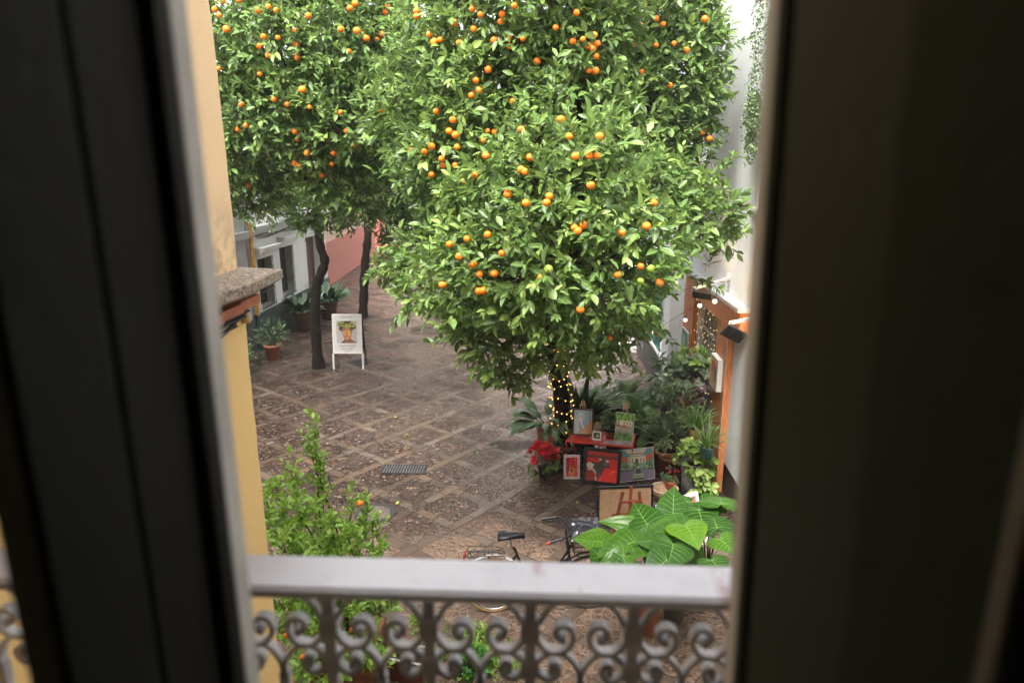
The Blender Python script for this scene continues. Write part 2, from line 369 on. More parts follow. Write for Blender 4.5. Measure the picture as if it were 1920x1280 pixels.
STONE=mat('lichen_stone',(.34,.28,.22),.9,.35,34,.9,60,c2=(.085,.07,.055),c2at=(.50,.60),bdist=.012)
TERRA=mat('terracotta',(.42,.15,.08),.75,.18,10,.25,60)
TERRAL=mat('pale_terracotta',(.60,.26,.16),.7,.1,8,.2,60)
TERRAD=mat('old_terracotta',(.16,.06,.035),.8,.35,10,.3,50)
IRON=mat('black_iron',(.02,.02,.022),.5,.3,20,.2,60)
IRONG=mat('rough_grey_iron',(.60,.59,.61),.45,.25,14,.6,60,c2=(.80,.78,.80),c2at=(.5,.75),bdist=.002)
DARK=mat('dark_interior',(.012,.011,.012),.7,.3,6,0)
WIN=mat('window_glass',(.02,.022,.025),.12,.2,5,0)
WOODDK=mat('dark_door_wood',(.07,.03,.02),.5,.3,12,.3,40)
SOIL=mat('soil',(.03,.02,.014),.95,.4,20,1,50,bdist=.01)
def facade(name,f,u0,u1,v0,v1,ops,depth,m,parent,thick=.5):
    """wall sheet with real openings. f(u,v,w)->xyz, w outward (0 = face)."""
    b=MB(); us=sorted({u0,u1,*[x for o in ops for x in o[:2]]}); vs=sorted({v0,v1,*[x for o in ops for x in o[2:4]]})
    for i in range(len(us)-1):
        for j in range(len(vs)-1):
            uc,vc=(us[i]+us[i+1])/2,(vs[j]+vs[j+1])/2
            if any(o[0]<uc<o[1] and o[2]<vc<o[3] for o in ops): continue
            b.add([f(us[i],vs[j],0),f(us[i+1],vs[j],0),f(us[i+1],vs[j+1],0),f(us[i],vs[j+1],0)],[(0,1,2,3)])
    for o in ops:
        a,c,d_,e=o[:4]
        for q in (((a,d_),(a,e)),((c,d_),(c,e)),((a,d_),(c,d_)),((a,e),(c,e))):
            (p0,p1)=q; b.add([f(*p0,0),f(*p1,0),f(*p1,-depth),f(*p0,-depth)],[(0,1,2,3)])
    # back and sides give the wall its body
    b.add([f(u0,v0,-thick),f(u1,v0,-thick),f(u1,v1,-thick),f(u0,v1,-thick)],[(0,1,2,3)])
    for q in (((u0,v0),(u0,v1)),((u1,v0),(u1,v1)),((u0,v1),(u1,v1))):
        b.add([f(*q[0],0),f(*q[1],0),f(*q[1],-thick),f(*q[0],-thick)],[(0,1,2,3)])
    return b.build(name,m,parent)
def bars(name,parent,pts_fn,n,m,r=.008):
    b=MB()
    for i in range(n):
        p,q=pts_fn(i); b.tube([p,q],r,6)
    return b
# ------------------------------------------------------------ LEFT white house (front at X=-7.9)
LX=-7.9
fL=lambda u,v,w_: (LX+w_,u,v)
wh=thing('white_house','white two-storey house with barred windows, stone window hoods and dark green base','house',(LX,21,0))
W1=(18.50,19.52,1.08,2.46); W2=(20.15,21.18,1.12,2.58); DR=(22.5,23.9,.0,2.64); VT=(23.05,23.28,2.82,3.06); BD=(19.5,20.9,3.62,6.0); BD2=(22.2,23.3,3.62,6.0)
facade('wall',fL,18.2,24.6,0,7.6,[W1,W2,DR,VT,BD,BD2],.3,WHITE,wh,6)
for i,(a,c,z0,z1) in enumerate((W1,W2)):
    wo=MB().box((LX-.299,a,z0),(LX-.25,c,z1)).build('window',WIN,wh)
    fr=MB()
    for yy_ in (a+.03,(a+c)/2,c-.03): fr.box((LX-.25,yy_-.03,z0),(LX-.22,yy_+.03,z1))
    fr.box((LX-.25,a,z0),(LX-.215,c,z0+.06)).box((LX-.25,a,z1-.06),(LX-.215,c,z1)); fr.build('frame',WOODDK,wo)
    gr=MB(); n=11
    for k in range(n):
        yk=a+.04+(c-a-.08)*k/(n-1); gr.tube([(LX+.05,yk,z0-.05),(LX+.05,yk,z1+.0)],.009,6)
    for zz in (z0,z0+.45,z1-.3): gr.box((LX+.045,a,zz-.012),(LX+.06,c,zz+.012))
    gr.build('window_grille',IRON,wh)
    hd=MB(); zt=z1+.34
    a2,c2_=a-.06,c+.10
    for (x1,zz0,zz1,e) in ((.10,z1+.02,z1+.14,0),(.17,z1+.14,z1+.22,.03),(.24,z1+.22,z1+.30,.06),(.27,z1+.30,z1+.345,.08)):
        hd.box((LX-.0,a2-e,zz0+.001),(LX+x1,c2_+e,zz1))
    hd.build('window_hood',WHITE,wh,bevel=.012)
MB().box((LX-.299,22.5,0),(LX-.24,23.9,2.64)).build('door',WOODDK,wh)
MB().box((LX-.299,BD[0],BD[2]),(LX-.24,BD[1],BD[3])).build('balcony_door',WIN,wh)
MB().box((LX-.299,BD2[0],BD2[2]),(LX-.24,BD2[1],BD2[3])).build('balcony_door',WIN,wh)
MB().box((LX-.3,VT[0],VT[2]),(LX-.2,VT[1],VT[3])).build('vent',DARK,wh)
pb=MB().box((LX+.002,18.2,0),(LX+.05,22.48,.98)).box((LX+.002,23.92,0),(LX+.05,24.6,1.0)); pb.build('plinth',GREENP,wh)
cb=MB().box((LX+.003,18.2,3.16),(LX+.06,24.6,3.24)).box((LX+.003,18.2,3.24),(LX+.14,24.6,3.34)).box((LX+.003,18.22,3.34),(LX+.2,24.58,3.40)); cb.build('cornice',WHITE,wh,bevel=.01)
cb=MB().box((LX+.003,19.25,3.402),(LX+.42,21.2,3.54)).box((LX+.003,19.35,3.542),(LX+.36,21.15,3.60)).box((LX+.003,21.9,3.402),(LX+.42,23.5,3.54)); cb.build('balcony_slab',WHITE,wh,bevel=.012)
gr=MB()
for k in range(17):
    yk=19.3+1.8*k/16; gr.tube([(LX+.38,yk,3.545),(LX+.38,yk,4.62)],.009,6)
gr.box((LX+.36,19.28,4.6),(LX+.40,21.12,4.63)).box((LX+.36,19.28,3.66),(LX+.40,21.12,3.68))
for k in range(14):
    yk=21.95+1.5*k/13; gr.tube([(LX+.38,yk,3.55),(LX+.38,yk,4.62)],.009,6)
gr.box((LX+.36,21.9,4.6),(LX+.40,23.5,4.63)); gr.build('balcony_railing',IRON,wh)
cbm=MB()
for k in range(4):
    pts=[(LX+.08+.02*k,18.3+.6*i,3.12-.02*k+.03*math.sin(i*1.7+k)) for i in range(11)]; cbm.tube(pts,.012,5)
tag(cbm.build('cable_bundle',IRON),'black cable bundle sagging below the white house cornice','cable')
dp=MB().tube([(LX+.09,18.02,3.5),(LX+.09,18.02,1.0)],.05,10); 
for zz in (3.0,2.1,1.25): dp.lathe([(.052,0),(.062,0),(.062,.05),(.052,.05)],(LX+.09,18.02,zz),12)
dt=thing('drainpipe','ochre drainpipe at the corner of the white house','drainpipe',(LX+.09,18.02,0)); dp.build('upper_pipe',mat('ochre_paint',(.52,.25,.03),.6,.25,10,.2),dt)
MB().tube([(LX+.09,18.02,1.0),(LX+.09,18.02,0)],.062,10).box((LX+.002,17.9,0),(LX+.03,18.16,1.0)).build('lower_pipe',mat('green_paint',(.02,.05,.04),.5,.25,10,.2),dt)
# grey house nearer than the white one
gh=thing('grey_house','weathered grey-white house wall with cable clips, left of the ochre drainpipe','house',(LX,11,0))
facade('wall',fL,3.5,17.9,0,7.2,[(14.6,15.6,1.0,2.4)],.3,GREYW,gh,6)
MB().box((LX+.003,3.5,0),(LX+.05,17.9,.9)).build('plinth',DARKP,gh); MB().box((LX+.003,3.5,3.1),(LX+.12,17.9,3.3)).build('cornice',GREYW,gh,bevel=.01)
MB().box((LX-.298,14.6,1.0),(LX-.25,15.6,2.4)).build('window',WIN,gh)
# pink building in the distance
pk=thing('pink_house','long house with rose-red lower wall and cream upper wall down the alley','house',(-9.3,32,0))
P0=Vector((-9.1,29,0)); P1=Vector((-9.75,39.5,0)); dpk=(P1-P0).normalized(); Lp=(P1-P0).length; npk=Vector((dpk.y,-dpk.x,0))
fP=lambda u,v,w_: tuple(P0+dpk*u+npk*w_+Vector((0,0,v)))
zt=(aY(620,452,29)).z
facade('lower_wall',fP,-4.0,Lp,0,zt,[],.2,PINK,pk,5)
b=MB(); fq=lambda u,v,w_: fP(u,v,w_-.04); facade('upper_wall',fq,-4.0,Lp,zt+.001,6.4,[(3,4,zt+.8,zt+2.2),(7,8,zt+.8,zt+2.2)],.25,CREAM,pk,5)
for a_ in (3,7):
    b=MB(); b.add([fq(a_,zt+.8,-.24),fq(a_+1,zt+.8,-.24),fq(a_+1,zt+2.2,-.24),fq(a_,zt+2.2,-.24)],[(0,1,2,3)]); b.build('window',WIN,pk)
# far end house with steps and red carpet
FY=45.5
fh=thing('end_house','pale pink house closing the far end of the alley with stone steps','house',(-6,FY,0))
fF=lambda u,v,w_: (u,FY-w_,v)
facade('wall',fF,-16,6,0,7.5,[(-10.4,-8.2,.9,3.4),(-7.6,-5.8,.0,3.0),(-3.5,-2.3,1.2,3.0),(0,1.2,1.2,3.0)],.4,CREAM,fh,6)
MB().box((-7.6,FY+.35,0),(-5.8,FY+.399,3.0)).build('door',mat('far_green_door',(.03,.07,.055),.5,.2,8,.1),fh)
MB().box((-10.4,FY+.35,.9),(-8.2,FY+.399,3.4)).build('door',GREYW,fh)
for a_,c_ in ((-3.5,-2.3),(0,1.2)): MB().box((a_,FY+.35,1.2),(c_,FY+.399,3.0)).build('window',WIN,fh)
sb_=MB(); 
for k in range(4): sb_.box((-10.5,FY-.36*(4-k),.2*k+(.001 if k else 0)),(-8.0,FY-.002,.2*(k+1)))
sb_.build('step',mat('step_stone',(.2,.17,.15),.8,.3,5,.3),fh)
MB().box((-12.2,FY-2.4,0),(-10.52,FY-.002,2.6)).build('side_wall',PINK,fh)
rc=MB(); rc.add([(-10.9,42.3,.008),(-8.5,42.3,.008),(-8.1,43.9,.008),(-10.3,43.9,.008)],[(0,1,2,3)]); 
tag(rc.build('red_carpet',mat('red_carpet',(.55,.03,.05),.9,.1,5,.2)),'red carpet lying before the stone steps at the alley end','carpet')
# ------------------------------------------------------------ RIGHT buildings
RX=2.85
fR=lambda u,v,w_: (RX-w_,u,v)
rh=thing('gallery_house','tall smooth white house with wide barred gallery opening and dark recessed base','house',(RX,8,0))
OP=(10.62,12.36,.0,2.70); RC=(11.98,13.9,4.3,7.4); W3=(8.6,9.45,4.45,7.0)
facade('wall',fR,.45,14.0,.52,9.6,[(OP[0],OP[1],.521,2.7),RC,W3],.35,WHITER,rh,5)
b=MB().box((RX+.05,.45,0),(RX+4.9,10.6,.515)).box((RX+.05,12.38,0),(RX+4.9,14.0,.515)).box((RX+.352,10.6,0),(RX+4.9,12.38,.5)); b.build('plinth',DARKP,rh)
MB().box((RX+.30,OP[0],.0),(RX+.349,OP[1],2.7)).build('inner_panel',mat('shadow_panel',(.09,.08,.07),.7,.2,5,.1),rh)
gr=MB()
for k in range(12):
    yk=OP[0]+.08+(OP[1]-OP[0]-.16)*k/11; gr.box((RX+.10,yk-.022,.05),(RX+.14,yk+.022,2.69))
for zz in (.3,1.2,2.15): gr.box((RX+.07,OP[0],zz-.03),(RX+.099,OP[1],zz+.03))
gr.build('opening_grille',mat('grey_grille',(.34,.32,.30),.5,.25,20,.2),rh)
MB().box((RX+.30,RC[0],RC[2]),(RX+.349,RC[1],RC[3])).build('balcony_door',mat('grey_shutter',(.33,.33,.33),.6,.1,5,.1),rh)
gr=MB()
for k in range(15):
    yk=RC[0]+.04+(RC[1]-RC[0]-.08)*k/14; gr.tube([(RX+.03,yk,RC[2]),(RX+.03,yk,5.72)],.009,6)
gr.box((RX+.01,RC[0],5.72),(RX+.05,RC[1],5.76)).box((RX+.015,RC[0],4.36),(RX+.045,RC[1],4.39)).tube([(RX-.02,RC[0]-.05,6.5),(RX-.02,RC[0]-.05,3.2)],.014,6)
gr.build('balcony_railing',mat('white_iron',(.45,.45,.45),.4,.1,20,.1),rh)
MB().box((RX-.07,W3[0]-.08,4.38),(RX+.2,W3[1]+.08,4.448)).build('window_sill',WHITER,rh,bevel=.01)
MB().box((RX+.30,W3[0],W3[2]),(RX+.349,W3[1],W3[3])).build('window',WIN,rh)
# further section with green barred window
r2=thing('plain_house','white-grey house with green barred window above a dark base','house',(2.65,20,0))
f2=lambda u,v,w_: (2.65-w_,u,v)
GW=(14.72,16.6,1.02,3.0)
facade('wall',f2,14.0,44,.0,8.6,[GW,(19,20.4,1,3),(24,25.4,0,3),(30,31.2,1,3),(18.5,20,4.2,6.6),(24,25.5,4.2,6.6)],.22,WHITER,r2,5)
MB().box((2.65-.03,14.02,0),(2.648,18.9,.88)).build('plinth',DARKP,r2)
MB().box((2.65-.09,14.04,.90),(2.80,16.75,.965)).build('window_sill',WHITER,r2,bevel=.008)
TEAL=mat('teal_iron',(.06,.22,.18),.4,.2,20,.1)
MB().box((2.80,GW[0],GW[2]),(2.868,GW[1],GW[3])).build('window',mat('pale_blind',(.35,.38,.36),.4,.15,5,.05),r2)
gr=MB()
for k in range(15):
    yk=GW[0]+.03+(GW[1]-GW[0]-.06)*k/14; gr.tube([(2.60,yk,.98),(2.60,yk,3.0)],.011,6)
for zz in (1.03,1.9,2.9): gr.box((2.585,GW[0],zz-.014),(2.615,GW[1],zz+.014))
gr.build('window_grille',TEAL,r2)
for a_,c_,z0,z1 in ((19,20.4,1,3),(24,25.4,0,3),(30,31.2,1,3),(18.5,20,4.2,6.6),(24,25.5,4.2,6.6)): MB().box((2.84,a_,z0),(2.869,c_,z1)).build('window',WIN,r2)
tag(MB().box((2.05,18.2,0),(2.60,18.9,.14)).build('stone_step',mat('pale_stone',(.42,.40,.37),.7,.15,6,.2),bevel=.01),'pale stone doorstep against the dark base of the plain house','step')
# wooden panels, header
m,g,p=newmat('varnished_wood'); v=g.pos(); mp=g.n('ShaderNodeMapping'); g.put(mp.inputs[0],v); mp.inputs['Scale'].default_value=(40,40,5)
f,_=g.noise(mp.outputs[0],1.2,5,.65); g.put(p.inputs['Base Color'],g.ramp(f,[(.3,(.30,.085,.03)),(.5,(.52,.17,.055)),(.7,(.68,.28,.10))])); g.put(p.inputs['Roughness'],.45); g.put(p.inputs['Normal'],g.bump(f,.4,.004)); VARN=m
def plank_panel(b,y0,y1,z0,z1,x0,x1,n):
    for k in range(n):
        a=y0+(y1-y0)*k/n; c=y0+(y1-y0)*(k+1)/n-.004; b.box((x0,a,z0),(x1,c,z1))
hd=thing('gallery_surround','varnished orange wood surround with plank leaves beside the gallery opening','door surround',(RX,11,0))
b=MB(); plank_panel(b,9.28,12.95,2.705,3.05,RX-.14,RX-.002,12); b.build('header',VARN,hd)
MB().box((RX-.2,9.2,3.052),(RX-.001,13.0,3.10)).build('capping',mat('zinc',(.42,.42,.42),.5,.15,8,.1),hd)
b=MB(); plank_panel(b,12.38,13.22,.02,2.70,RX-.09,RX-.002,5); b.build('leaf_panel',VARN,hd)
b=MB(); plank_panel(b,9.95,10.61,.02,2.70,RX-.09,RX-.002,4); b.build('leaf_panel',VARN,hd)
# hung pictures
def painting(name,w,h,shapes,material,parent,M,base=(.7,.68,.64)):
    b=MB(); b.cur=base
    z=0.0
    def P3(u,v,k): return M@Vector((u*w-w/2,-.0006*k,v*h))
    b.poly([P3(0,0,0),P3(1,0,0),P3(1,1,0),P3(0,1,0)])
    for k,(c,pl) in enumerate(shapes):
        b.cur=c; b.poly([P3(u,v,k+1) for u,v in pl])
    return b.build(name,material,parent,world=False)
PAINT=colmat('canvas_paint')
def rect(a,b_,c,d_): return [(a,b_),(c,b_),(c,d_),(a,d_)]
def ell(cx,cy_,rx,ry,n=14,a0=0,a1=6.2832): return [(cx+rx*math.cos(a0+(a1-a0)*i/n),cy_+ry*math.sin(a0+(a1-a0)*i/n)) for i in range(n)]
def blobs(n,cols,box,s,seed):
    r=random.Random(seed); out=[]
    for _ in range(n):
        cx,cy_=r.uniform(box[0],box[2]),r.uniform(box[1],box[3]); k=r.randint(4,7); a0=r.random()*6
        out.append((r.choice(cols),[(min(1,max(0,cx+s*r.uniform(.5,1.2)*math.cos(a0+6.28*i/k))),min(1,max(0,cy_+s*r.uniform(.5,1.2)*math.sin(a0+6.28*i/k)))) for i in range(k)]))
    return out
FRW=mat('white_frame',(.72,.70,.66),.6,.06,8,.1); FRD=mat('dark_brown_frame',(.055,.028,.02),.5,.3,15,.2); FRB=mat('black_frame',(.008,.008,.009),.4,.2,15,.1)
PINEW=mat('pale_easel_wood',(.50,.30,.15),.6,.2,20,.2); REDW=mat('red_brown_wood',(.17,.04,.02),.45,.25,20,.3); BOARD=mat('fibreboard',(.29,.175,.095),.85,.12,12,.2)
def framed(name,label,w,h,fw_,ft,fmat,shapes,loc,rz,tilt,base,cat='picture',mount=0):
    """picture frame standing on its lower edge; local -Y faces the viewer"""
    t=thing(name,label,cat,loc,rz,rx=-tilt)
    b=MB(); 
    for q in (((-w/2,-ft,0),(w/2,0,fw_)),((-w/2,-ft,h-fw_),(w/2,0,h)),((-w/2,-ft,fw_),(-w/2+fw_,0,h-fw_)),((w/2-fw_,-ft,fw_),(w/2,0,h-fw_))): b.box(*q)
    b.build('frame',fmat,t,world=False)
    MB().box((-w/2+fw_*.5,-ft*.35,fw_*.5),(w/2-fw_*.5,-.002,h-fw_*.5)).build('backing',BOARD,t,world=False)
    M=Matrix.Translation((0,-ft*.45,fw_))
    painting('canvas',w-2*fw_,h-2*fw_,shapes,PAINT,t,M,base); return t
def hung(name,label,y0,y1,z0,z1,x,th,shapes,base):
    t=thing(name,label,'picture',(x,(y0+y1)/2,z0),R(-90)); ww=y1-y0; hh_=z1-z0
    MB().box((-ww/2,-th,0),(ww/2,-.001,hh_)).build('canvas_edge',FRW,t,world=False)
    painting('canvas',ww-.03,hh_-.03,shapes,PAINT,t,Matrix.Translation((0,-th-.0008,.015)),base)
hung('hung_picture','white-edged hung picture with green landscape on the farther wood leaf',12.55,13.1,1.18,1.95,RX-.092,.03,[((.10,.25,.16),rect(0,.5,1,1)),((.35,.5,.45),ell(.4,.7,.25,.2)),((.08,.2,.05),rect(0,0,1,.3)),((.5,.35,.25),ell(.5,.35,.3,.1))],(.2,.35,.22))
hung('hung_picture','deep white hung picture with orange figures on the nearer wood leaf',10.1,10.56,1.62,2.12,RX-.092,.075,[((.55,.14,.05),ell(.4,.6,.3,.3)),((.06,.22,.16),ell(.7,.5,.16,.3)),((.7,.3,.1),ell(.4,.3,.25,.2)),((.6,.1,.05),ell(.3,.75,.1,.1))],(.62,.4,.28))
# flood lights on arms
WMET=mat('white_metal',(.42,.42,.42),.4,.1,20,.1); BLKP=mat('black_plastic',(.015,.015,.016),.4,.2,20,.15)
def flood(label,wallp,tip,headc,aim,face,roll):
    t=thing('flood_light',label,'flood light',wallp,group='flood lights over the gallery opening')
    wp,tp=Vector(wallp),Vector(tip); b=MB(); dr=(tp-wp); M=Matrix.Translation(wp)@dr.to_track_quat('X','Z').to_matrix().to_4x4()
    b.box((0,-.02,-.018),(dr.length,.02,.018),M); b.box((-.0,-.05,-.08),(.01,.05,.08),M); b.build('arm',WMET,t)
    hc=Vector(headc); q=Vector(face).to_track_quat('Z','Y').to_matrix().to_4x4()@Matrix.Rotation(R(roll),4,'Z'); Mh=Matrix.Translation(hc)@q
    b=MB().box((-.13,-.10,-.012),(.13,.10,.014),Mh,bev=.005)
    b.box((-.05,-.04,-.022),(.05,.04,-.012),Mh)
    h=b.build('lamp_housing',BLKP,t)
    MB().box((-.11,-.08,.0145),(.11,.08,.0165),Mh).build('lamp_panel',mat('warm_lamp',(.8,.7,.5),.3,0,5,0,emit=(1,.72,.36),estr=6),h)
    MB().tube([tp,tp+(hc-tp)*.6+Vector((0,.05,.02)),hc],.009,6).tube([tp,tp+(hc-tp)*.6-Vector((0,.05,-.02)),hc],.009,6).build('bracket',IRON,t)
    ld=bpy.data.lights.new('flood_beam','SPOT'); ld.energy=26; ld.color=(1,.66,.28); ld.spot_size=R(50); ld.spot_blend=.8; ld.shadow_soft_size=.06
    lo=bpy.data.objects.new('flood_beam',ld); col.objects.link(lo); lo.location=hc+Vector(aim).normalized()*.04-Vector(wallp); lo.rotation_euler=(-Vector(aim)).to_track_quat('Z','Y').to_euler(); lo.parent=t
wa=aX(1368,521,RX-.01); ta=aX(1300,541,2.15); ha=aX(1316,554,2.2)
flood('black flood light on white arm above the far wooden panel',(RX,wa.y,wa.z),ta,ha,(.25,.85,.30),(.25,.50,.80),10)
wb_=aX(1420,594,RX-.01); tb=aX(1370,605,2.25); hb=aX(1376,626,2.28)
flood('black flood light on white arm above the near wooden panel',(RX,wb_.y,wb_.z),tb,hb,(.20,.95,.12),(.30,.80,.55),32)
# fairy light curtain
BULB=mat('fairy_bulb',(.9,.8,.6),.3,0,5,0,emit=(1,.62,.28),estr=.9); WIRE=mat('fairy_wire',(.10,.11,.09),.6,0,5,0)
fc=thing('fairy_light_curtain','curtain of warm fairy lights hanging over the gallery grille','fairy lights',(RX-.02,11.5,2.66))
bm=MB(); bm.sphere((0,0,0),.0062,6,4); bp=bm.build('bulb',BULB,None); first=True
for k in range(12):
    yk=OP[0]+.06+(OP[1]-OP[0]-.12)*k/11; st=MB(); pts=[(RX-.03+.02*math.sin(i*2.1+k),yk+.02*math.sin(i*1.3+k*2),2.66-.2*i) for i in range(9)]
    st.tube(pts,.0022,4,False); so_=st.build('light_strand',WIRE,fc)
    for i in range(8):
        q=Vector(pts[i])+Vector((-.012,rng.uniform(-.03,.03),rng.uniform(-.1,.05)))
        if first: c=bp; c.parent=so_; first=False
        else: c=copychild(bp,so_)
        c.location=q-Vector(fc.location); 
pl=MB(); pts=[(RX-.1+.008*math.sin(i*2.),9.93,2.7-.08*i) for i in range(32)]; pl.tube(pts,.004,5,False)
for q in pts: pl.sphere((q[0]-.006,q[1]-.01,q[2]),.006,5,3)
tag(pl.build('edge_light_string',mat('pale_string',(.5,.46,.4),.5,.1,5,0)),'pale light string running down the outer edge of the near wood leaf','light string')
# festoon bulbs
def festoon(name,label,p0,p1,p2,bulbs):
    t=thing(name,label,'string lights',p0); b=MB(); n=16
    P=[Vector(p0).lerp(Vector(p1),i/n)*(1-i/n)+Vector(p1).lerp(Vector(p2),i/n)*(i/n) for i in range(n+1)]
    b.tube(P,.0045,5).build('cable',IRON,t)
    for q in bulbs:
        q=Vector(q); near=min(P,key=lambda a:(a-q).length); c=MB().tube([near,q+Vector((0,0,.055))],.003,5).lathe([(.0,.085),(.013,.085),(.014,.03),(.0,.03)],q,8).build('bulb_socket',IRON,t)
        MB().sphere(q,.036,12,8).build('bulb',mat('festoon_bulb',(.85,.80,.72),.2,0,5,0,emit=(1,.84,.62),estr=.32),t)
fa=aX(1285,600,2.45); fb=aX(1222,623,2.3); fc_=aX(1312,573,2.5); fd=aX(1340,565,2.45); fe=aX(1267,530,2.3)
festoon('festoon_lights','string of round white bulbs sagging toward the near flood light',tuple(aX(1243,555,2.3)),tuple(aX(1300,535,2.3)),tuple(aX(1360,528,2.7)),[fd,fe])
festoon('festoon_lights','string of round white bulbs crossing the wood panel toward the green barred window',tuple(aX(1200,640,2.2)),tuple(aX(1255,600,2.35)),tuple(aX(1312,568,2.6)),[fa,fb,fc_])
tag(MB().sphere(aX(1234,623,2.6)+Vector((-.04,0,0)),.06,12,8,(1,1,1.4)).lathe([(.0,.14),(.012,.12),(.012,.08)],aX(1234,623,2.6)+Vector((-.04,0,0)),6).build('red_ornament',mat('red_gloss',(.45,.03,.03),.3,.2,8,.1)),'red teardrop ornament hung on the green window bars','ornament')
# hanging plant near right top
# ------------------------------------------------------------ YELLOW building (left, near)
YX,YC=-1.5,3.3
yh=thing('yellow_house','yellow rendered house corner with weathered stone ledge, left of the window','house',(YX,1.8,0))
fY=lambda u,v,w_: (YX+w_,u,v)
b=MB(); 
# jagged arris
zs=[0+.12*i for i in range(37)]; edge=[YC+rng.uniform(-.012,.012)+(.03*max(0,math.sin(z*2.2))**6) for z in zs]
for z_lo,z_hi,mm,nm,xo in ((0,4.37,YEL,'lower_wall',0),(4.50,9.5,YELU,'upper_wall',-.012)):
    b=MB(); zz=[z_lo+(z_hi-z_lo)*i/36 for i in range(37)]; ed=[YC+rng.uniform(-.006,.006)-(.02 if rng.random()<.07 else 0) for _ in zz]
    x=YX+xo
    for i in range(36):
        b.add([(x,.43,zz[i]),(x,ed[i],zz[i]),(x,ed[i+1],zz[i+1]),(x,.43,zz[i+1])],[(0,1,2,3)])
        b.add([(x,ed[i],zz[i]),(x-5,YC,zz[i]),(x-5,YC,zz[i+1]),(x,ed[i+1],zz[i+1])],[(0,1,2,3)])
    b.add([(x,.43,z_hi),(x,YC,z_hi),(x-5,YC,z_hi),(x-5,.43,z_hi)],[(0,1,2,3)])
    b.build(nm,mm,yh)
b=MB()
# stone ledge: irregular slab in segments
n=14; 
for k in range(n):
    y0=.43+(YC+.06-.43)*k/n; y1=.43+(YC+.06-.43)*(k+1)/n
    def ex(y): return YX+.205+.012*math.sin(y*9)+.006*math.sin(y*31)
    za,zb=4.492,4.495
    b.add([(YX-.3,y0,za+.02),(ex(y0),y0,za),(ex(y1),y1,za),(YX-.3,y1,za+.02),(YX-.3,y0,4.375),(ex(y0)-.03,y0,4.43),(ex(y1)-.03,y1,4.43),(YX-.3,y1,4.375),(ex(y0)-.0,y0,4.45),(ex(y1)-.0,y1,4.45)],
          [(0,1,2,3),(1,8,9,2),(8,5,6,9),(5,4,7,6)])
    if k==n-1: b.add([(YX-5,y1,za+.02),(ex(y1),y1,za),(ex(y1),y1,4.45),(ex(y1)-.03,y1,4.43),(YX-.3,y1,4.375),(YX-5,y1,4.375)],[(0,1,2,3,4,5)])
b.add([(YX-5,YC-.0,4.512),(YX-.3,YC-.0,4.512),(YX-.3,YC+.06,4.512),(YX-5,YC+.06,4.512)],[(0,1,2,3)])
b.build('ledge',STONE,yh)
for k in range(12):
    y0=.5+.235*k
    if k!=4: MB().box((YX-.2,y0,4.33+rng.uniform(-.004,.004)),(YX+.10+rng.uniform(-.02,.035),y0+.225,4.374)).build('brick',TERRA,yh)
b=MB()
for k in range(6):
    off=.02+.012*(k%3); zz=4.29-.016*(k//2)
    b.tube([(YX+off+.005*math.sin(i+k),.45+(2.85-.04*k)*i/14,zz+.012*math.sin(i*.9+k*1.3)-.0*i) for i in range(15)],.008,5)
b.tube([(YX+.03,.5,4.05),(YX+.03,1.6,4.09),(YX+.03,2.4,4.15),(YX+.03,2.9,4.22),(YX+.03,3.18,4.28)],.009,6)
for yk in (1.4,2.1,2.75): b.tube([(YX+.0,yk,4.27),(YX+.07,yk,4.27),(YX+.07,yk,4.22),(YX+.04,yk,4.2)],.005,5)
tag(b.build('wall_cable',IRON),'bundle of black cables clipped under the ledge of the yellow house','cable')
tag(MB().lathe([(.0,.0),(.022,.0),(.024,.05),(.0,.055)],(YX+.02,YC-.03,4.235),10).build('insulator_cap',mat('cream_plastic',(.62,.45,.28),.5,.1,8,.05)),'small cream cable cap on the corner of the yellow house','cable cap')
# ------------------------------------------------------------ own house: facade, room, window leaves, balcony
oh=thing('own_house','facade around the open balcony window the scene is seen from','house',(0,.3,0))
fO=lambda u,v,w_: (u,.42+w_,v)
b=MB()
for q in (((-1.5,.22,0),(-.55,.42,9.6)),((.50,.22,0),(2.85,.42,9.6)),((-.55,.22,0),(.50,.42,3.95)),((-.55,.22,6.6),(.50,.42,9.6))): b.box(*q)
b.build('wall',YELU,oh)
ROOM=mat('room_paint',(.12,.13,.11),.8,.1,3,.05)
b=MB().box((-2.2,-3.6,3.9),(-2.1,.2,6.9)).box((2.1,-3.6,3.9),(2.2,.2,6.9)).box((-2.1,-3.6,3.9),(2.1,-3.5,6.9)).box((-2.1,.12,3.9),(-.56,.215,6.9)).box((.51,.12,3.9),(2.1,.215,6.9)); tag(b.build('room_wall',ROOM),kind='structure')
tag(MB().box((-2.3,-3.7,6.9),(2.3,.215,7.0)).build('ceiling',ROOM),kind='structure'); tag(MB().box((-2.3,-3.7,3.85),(2.3,.215,3.9)).build('floor',mat('room_floor',(.08,.085,.07),.5,.2,6,.1)),kind='structure')
OLIVE=mat('dark_olive_paint',(.021,.035,.023),.55,.15,4,.25,60,spec=.3); OLIVEL=mat('shaded_olive_paint',(.017,.019,.014),.55,.15,4,.25,60,spec=.3)  # one olive paint: greener against warm bounce on the right, darker for left-hand shade
def leafpanel(b,p0,p1,th,z0,z1,seam,face_out):
    """shutter leaf between two plan points; th thickness away from the room"""
    p0=Vector((*p0,0)); p1=Vector((*p1,0)); t=(p1-p0); L_=t.length; t.normalize(); n_=Vector((-t.y,t.x,0)); 
    M=Matrix(((t.x,n_.x,0,p0.x),(t.y,n_.y,0,p0.y),(0,0,1,0),(0,0,0,1)))
    last=0
    for s0,s1,o in seam:
        b.box((s0*L_,o,z0),(s1*L_,th,z1),M,bev=.003)
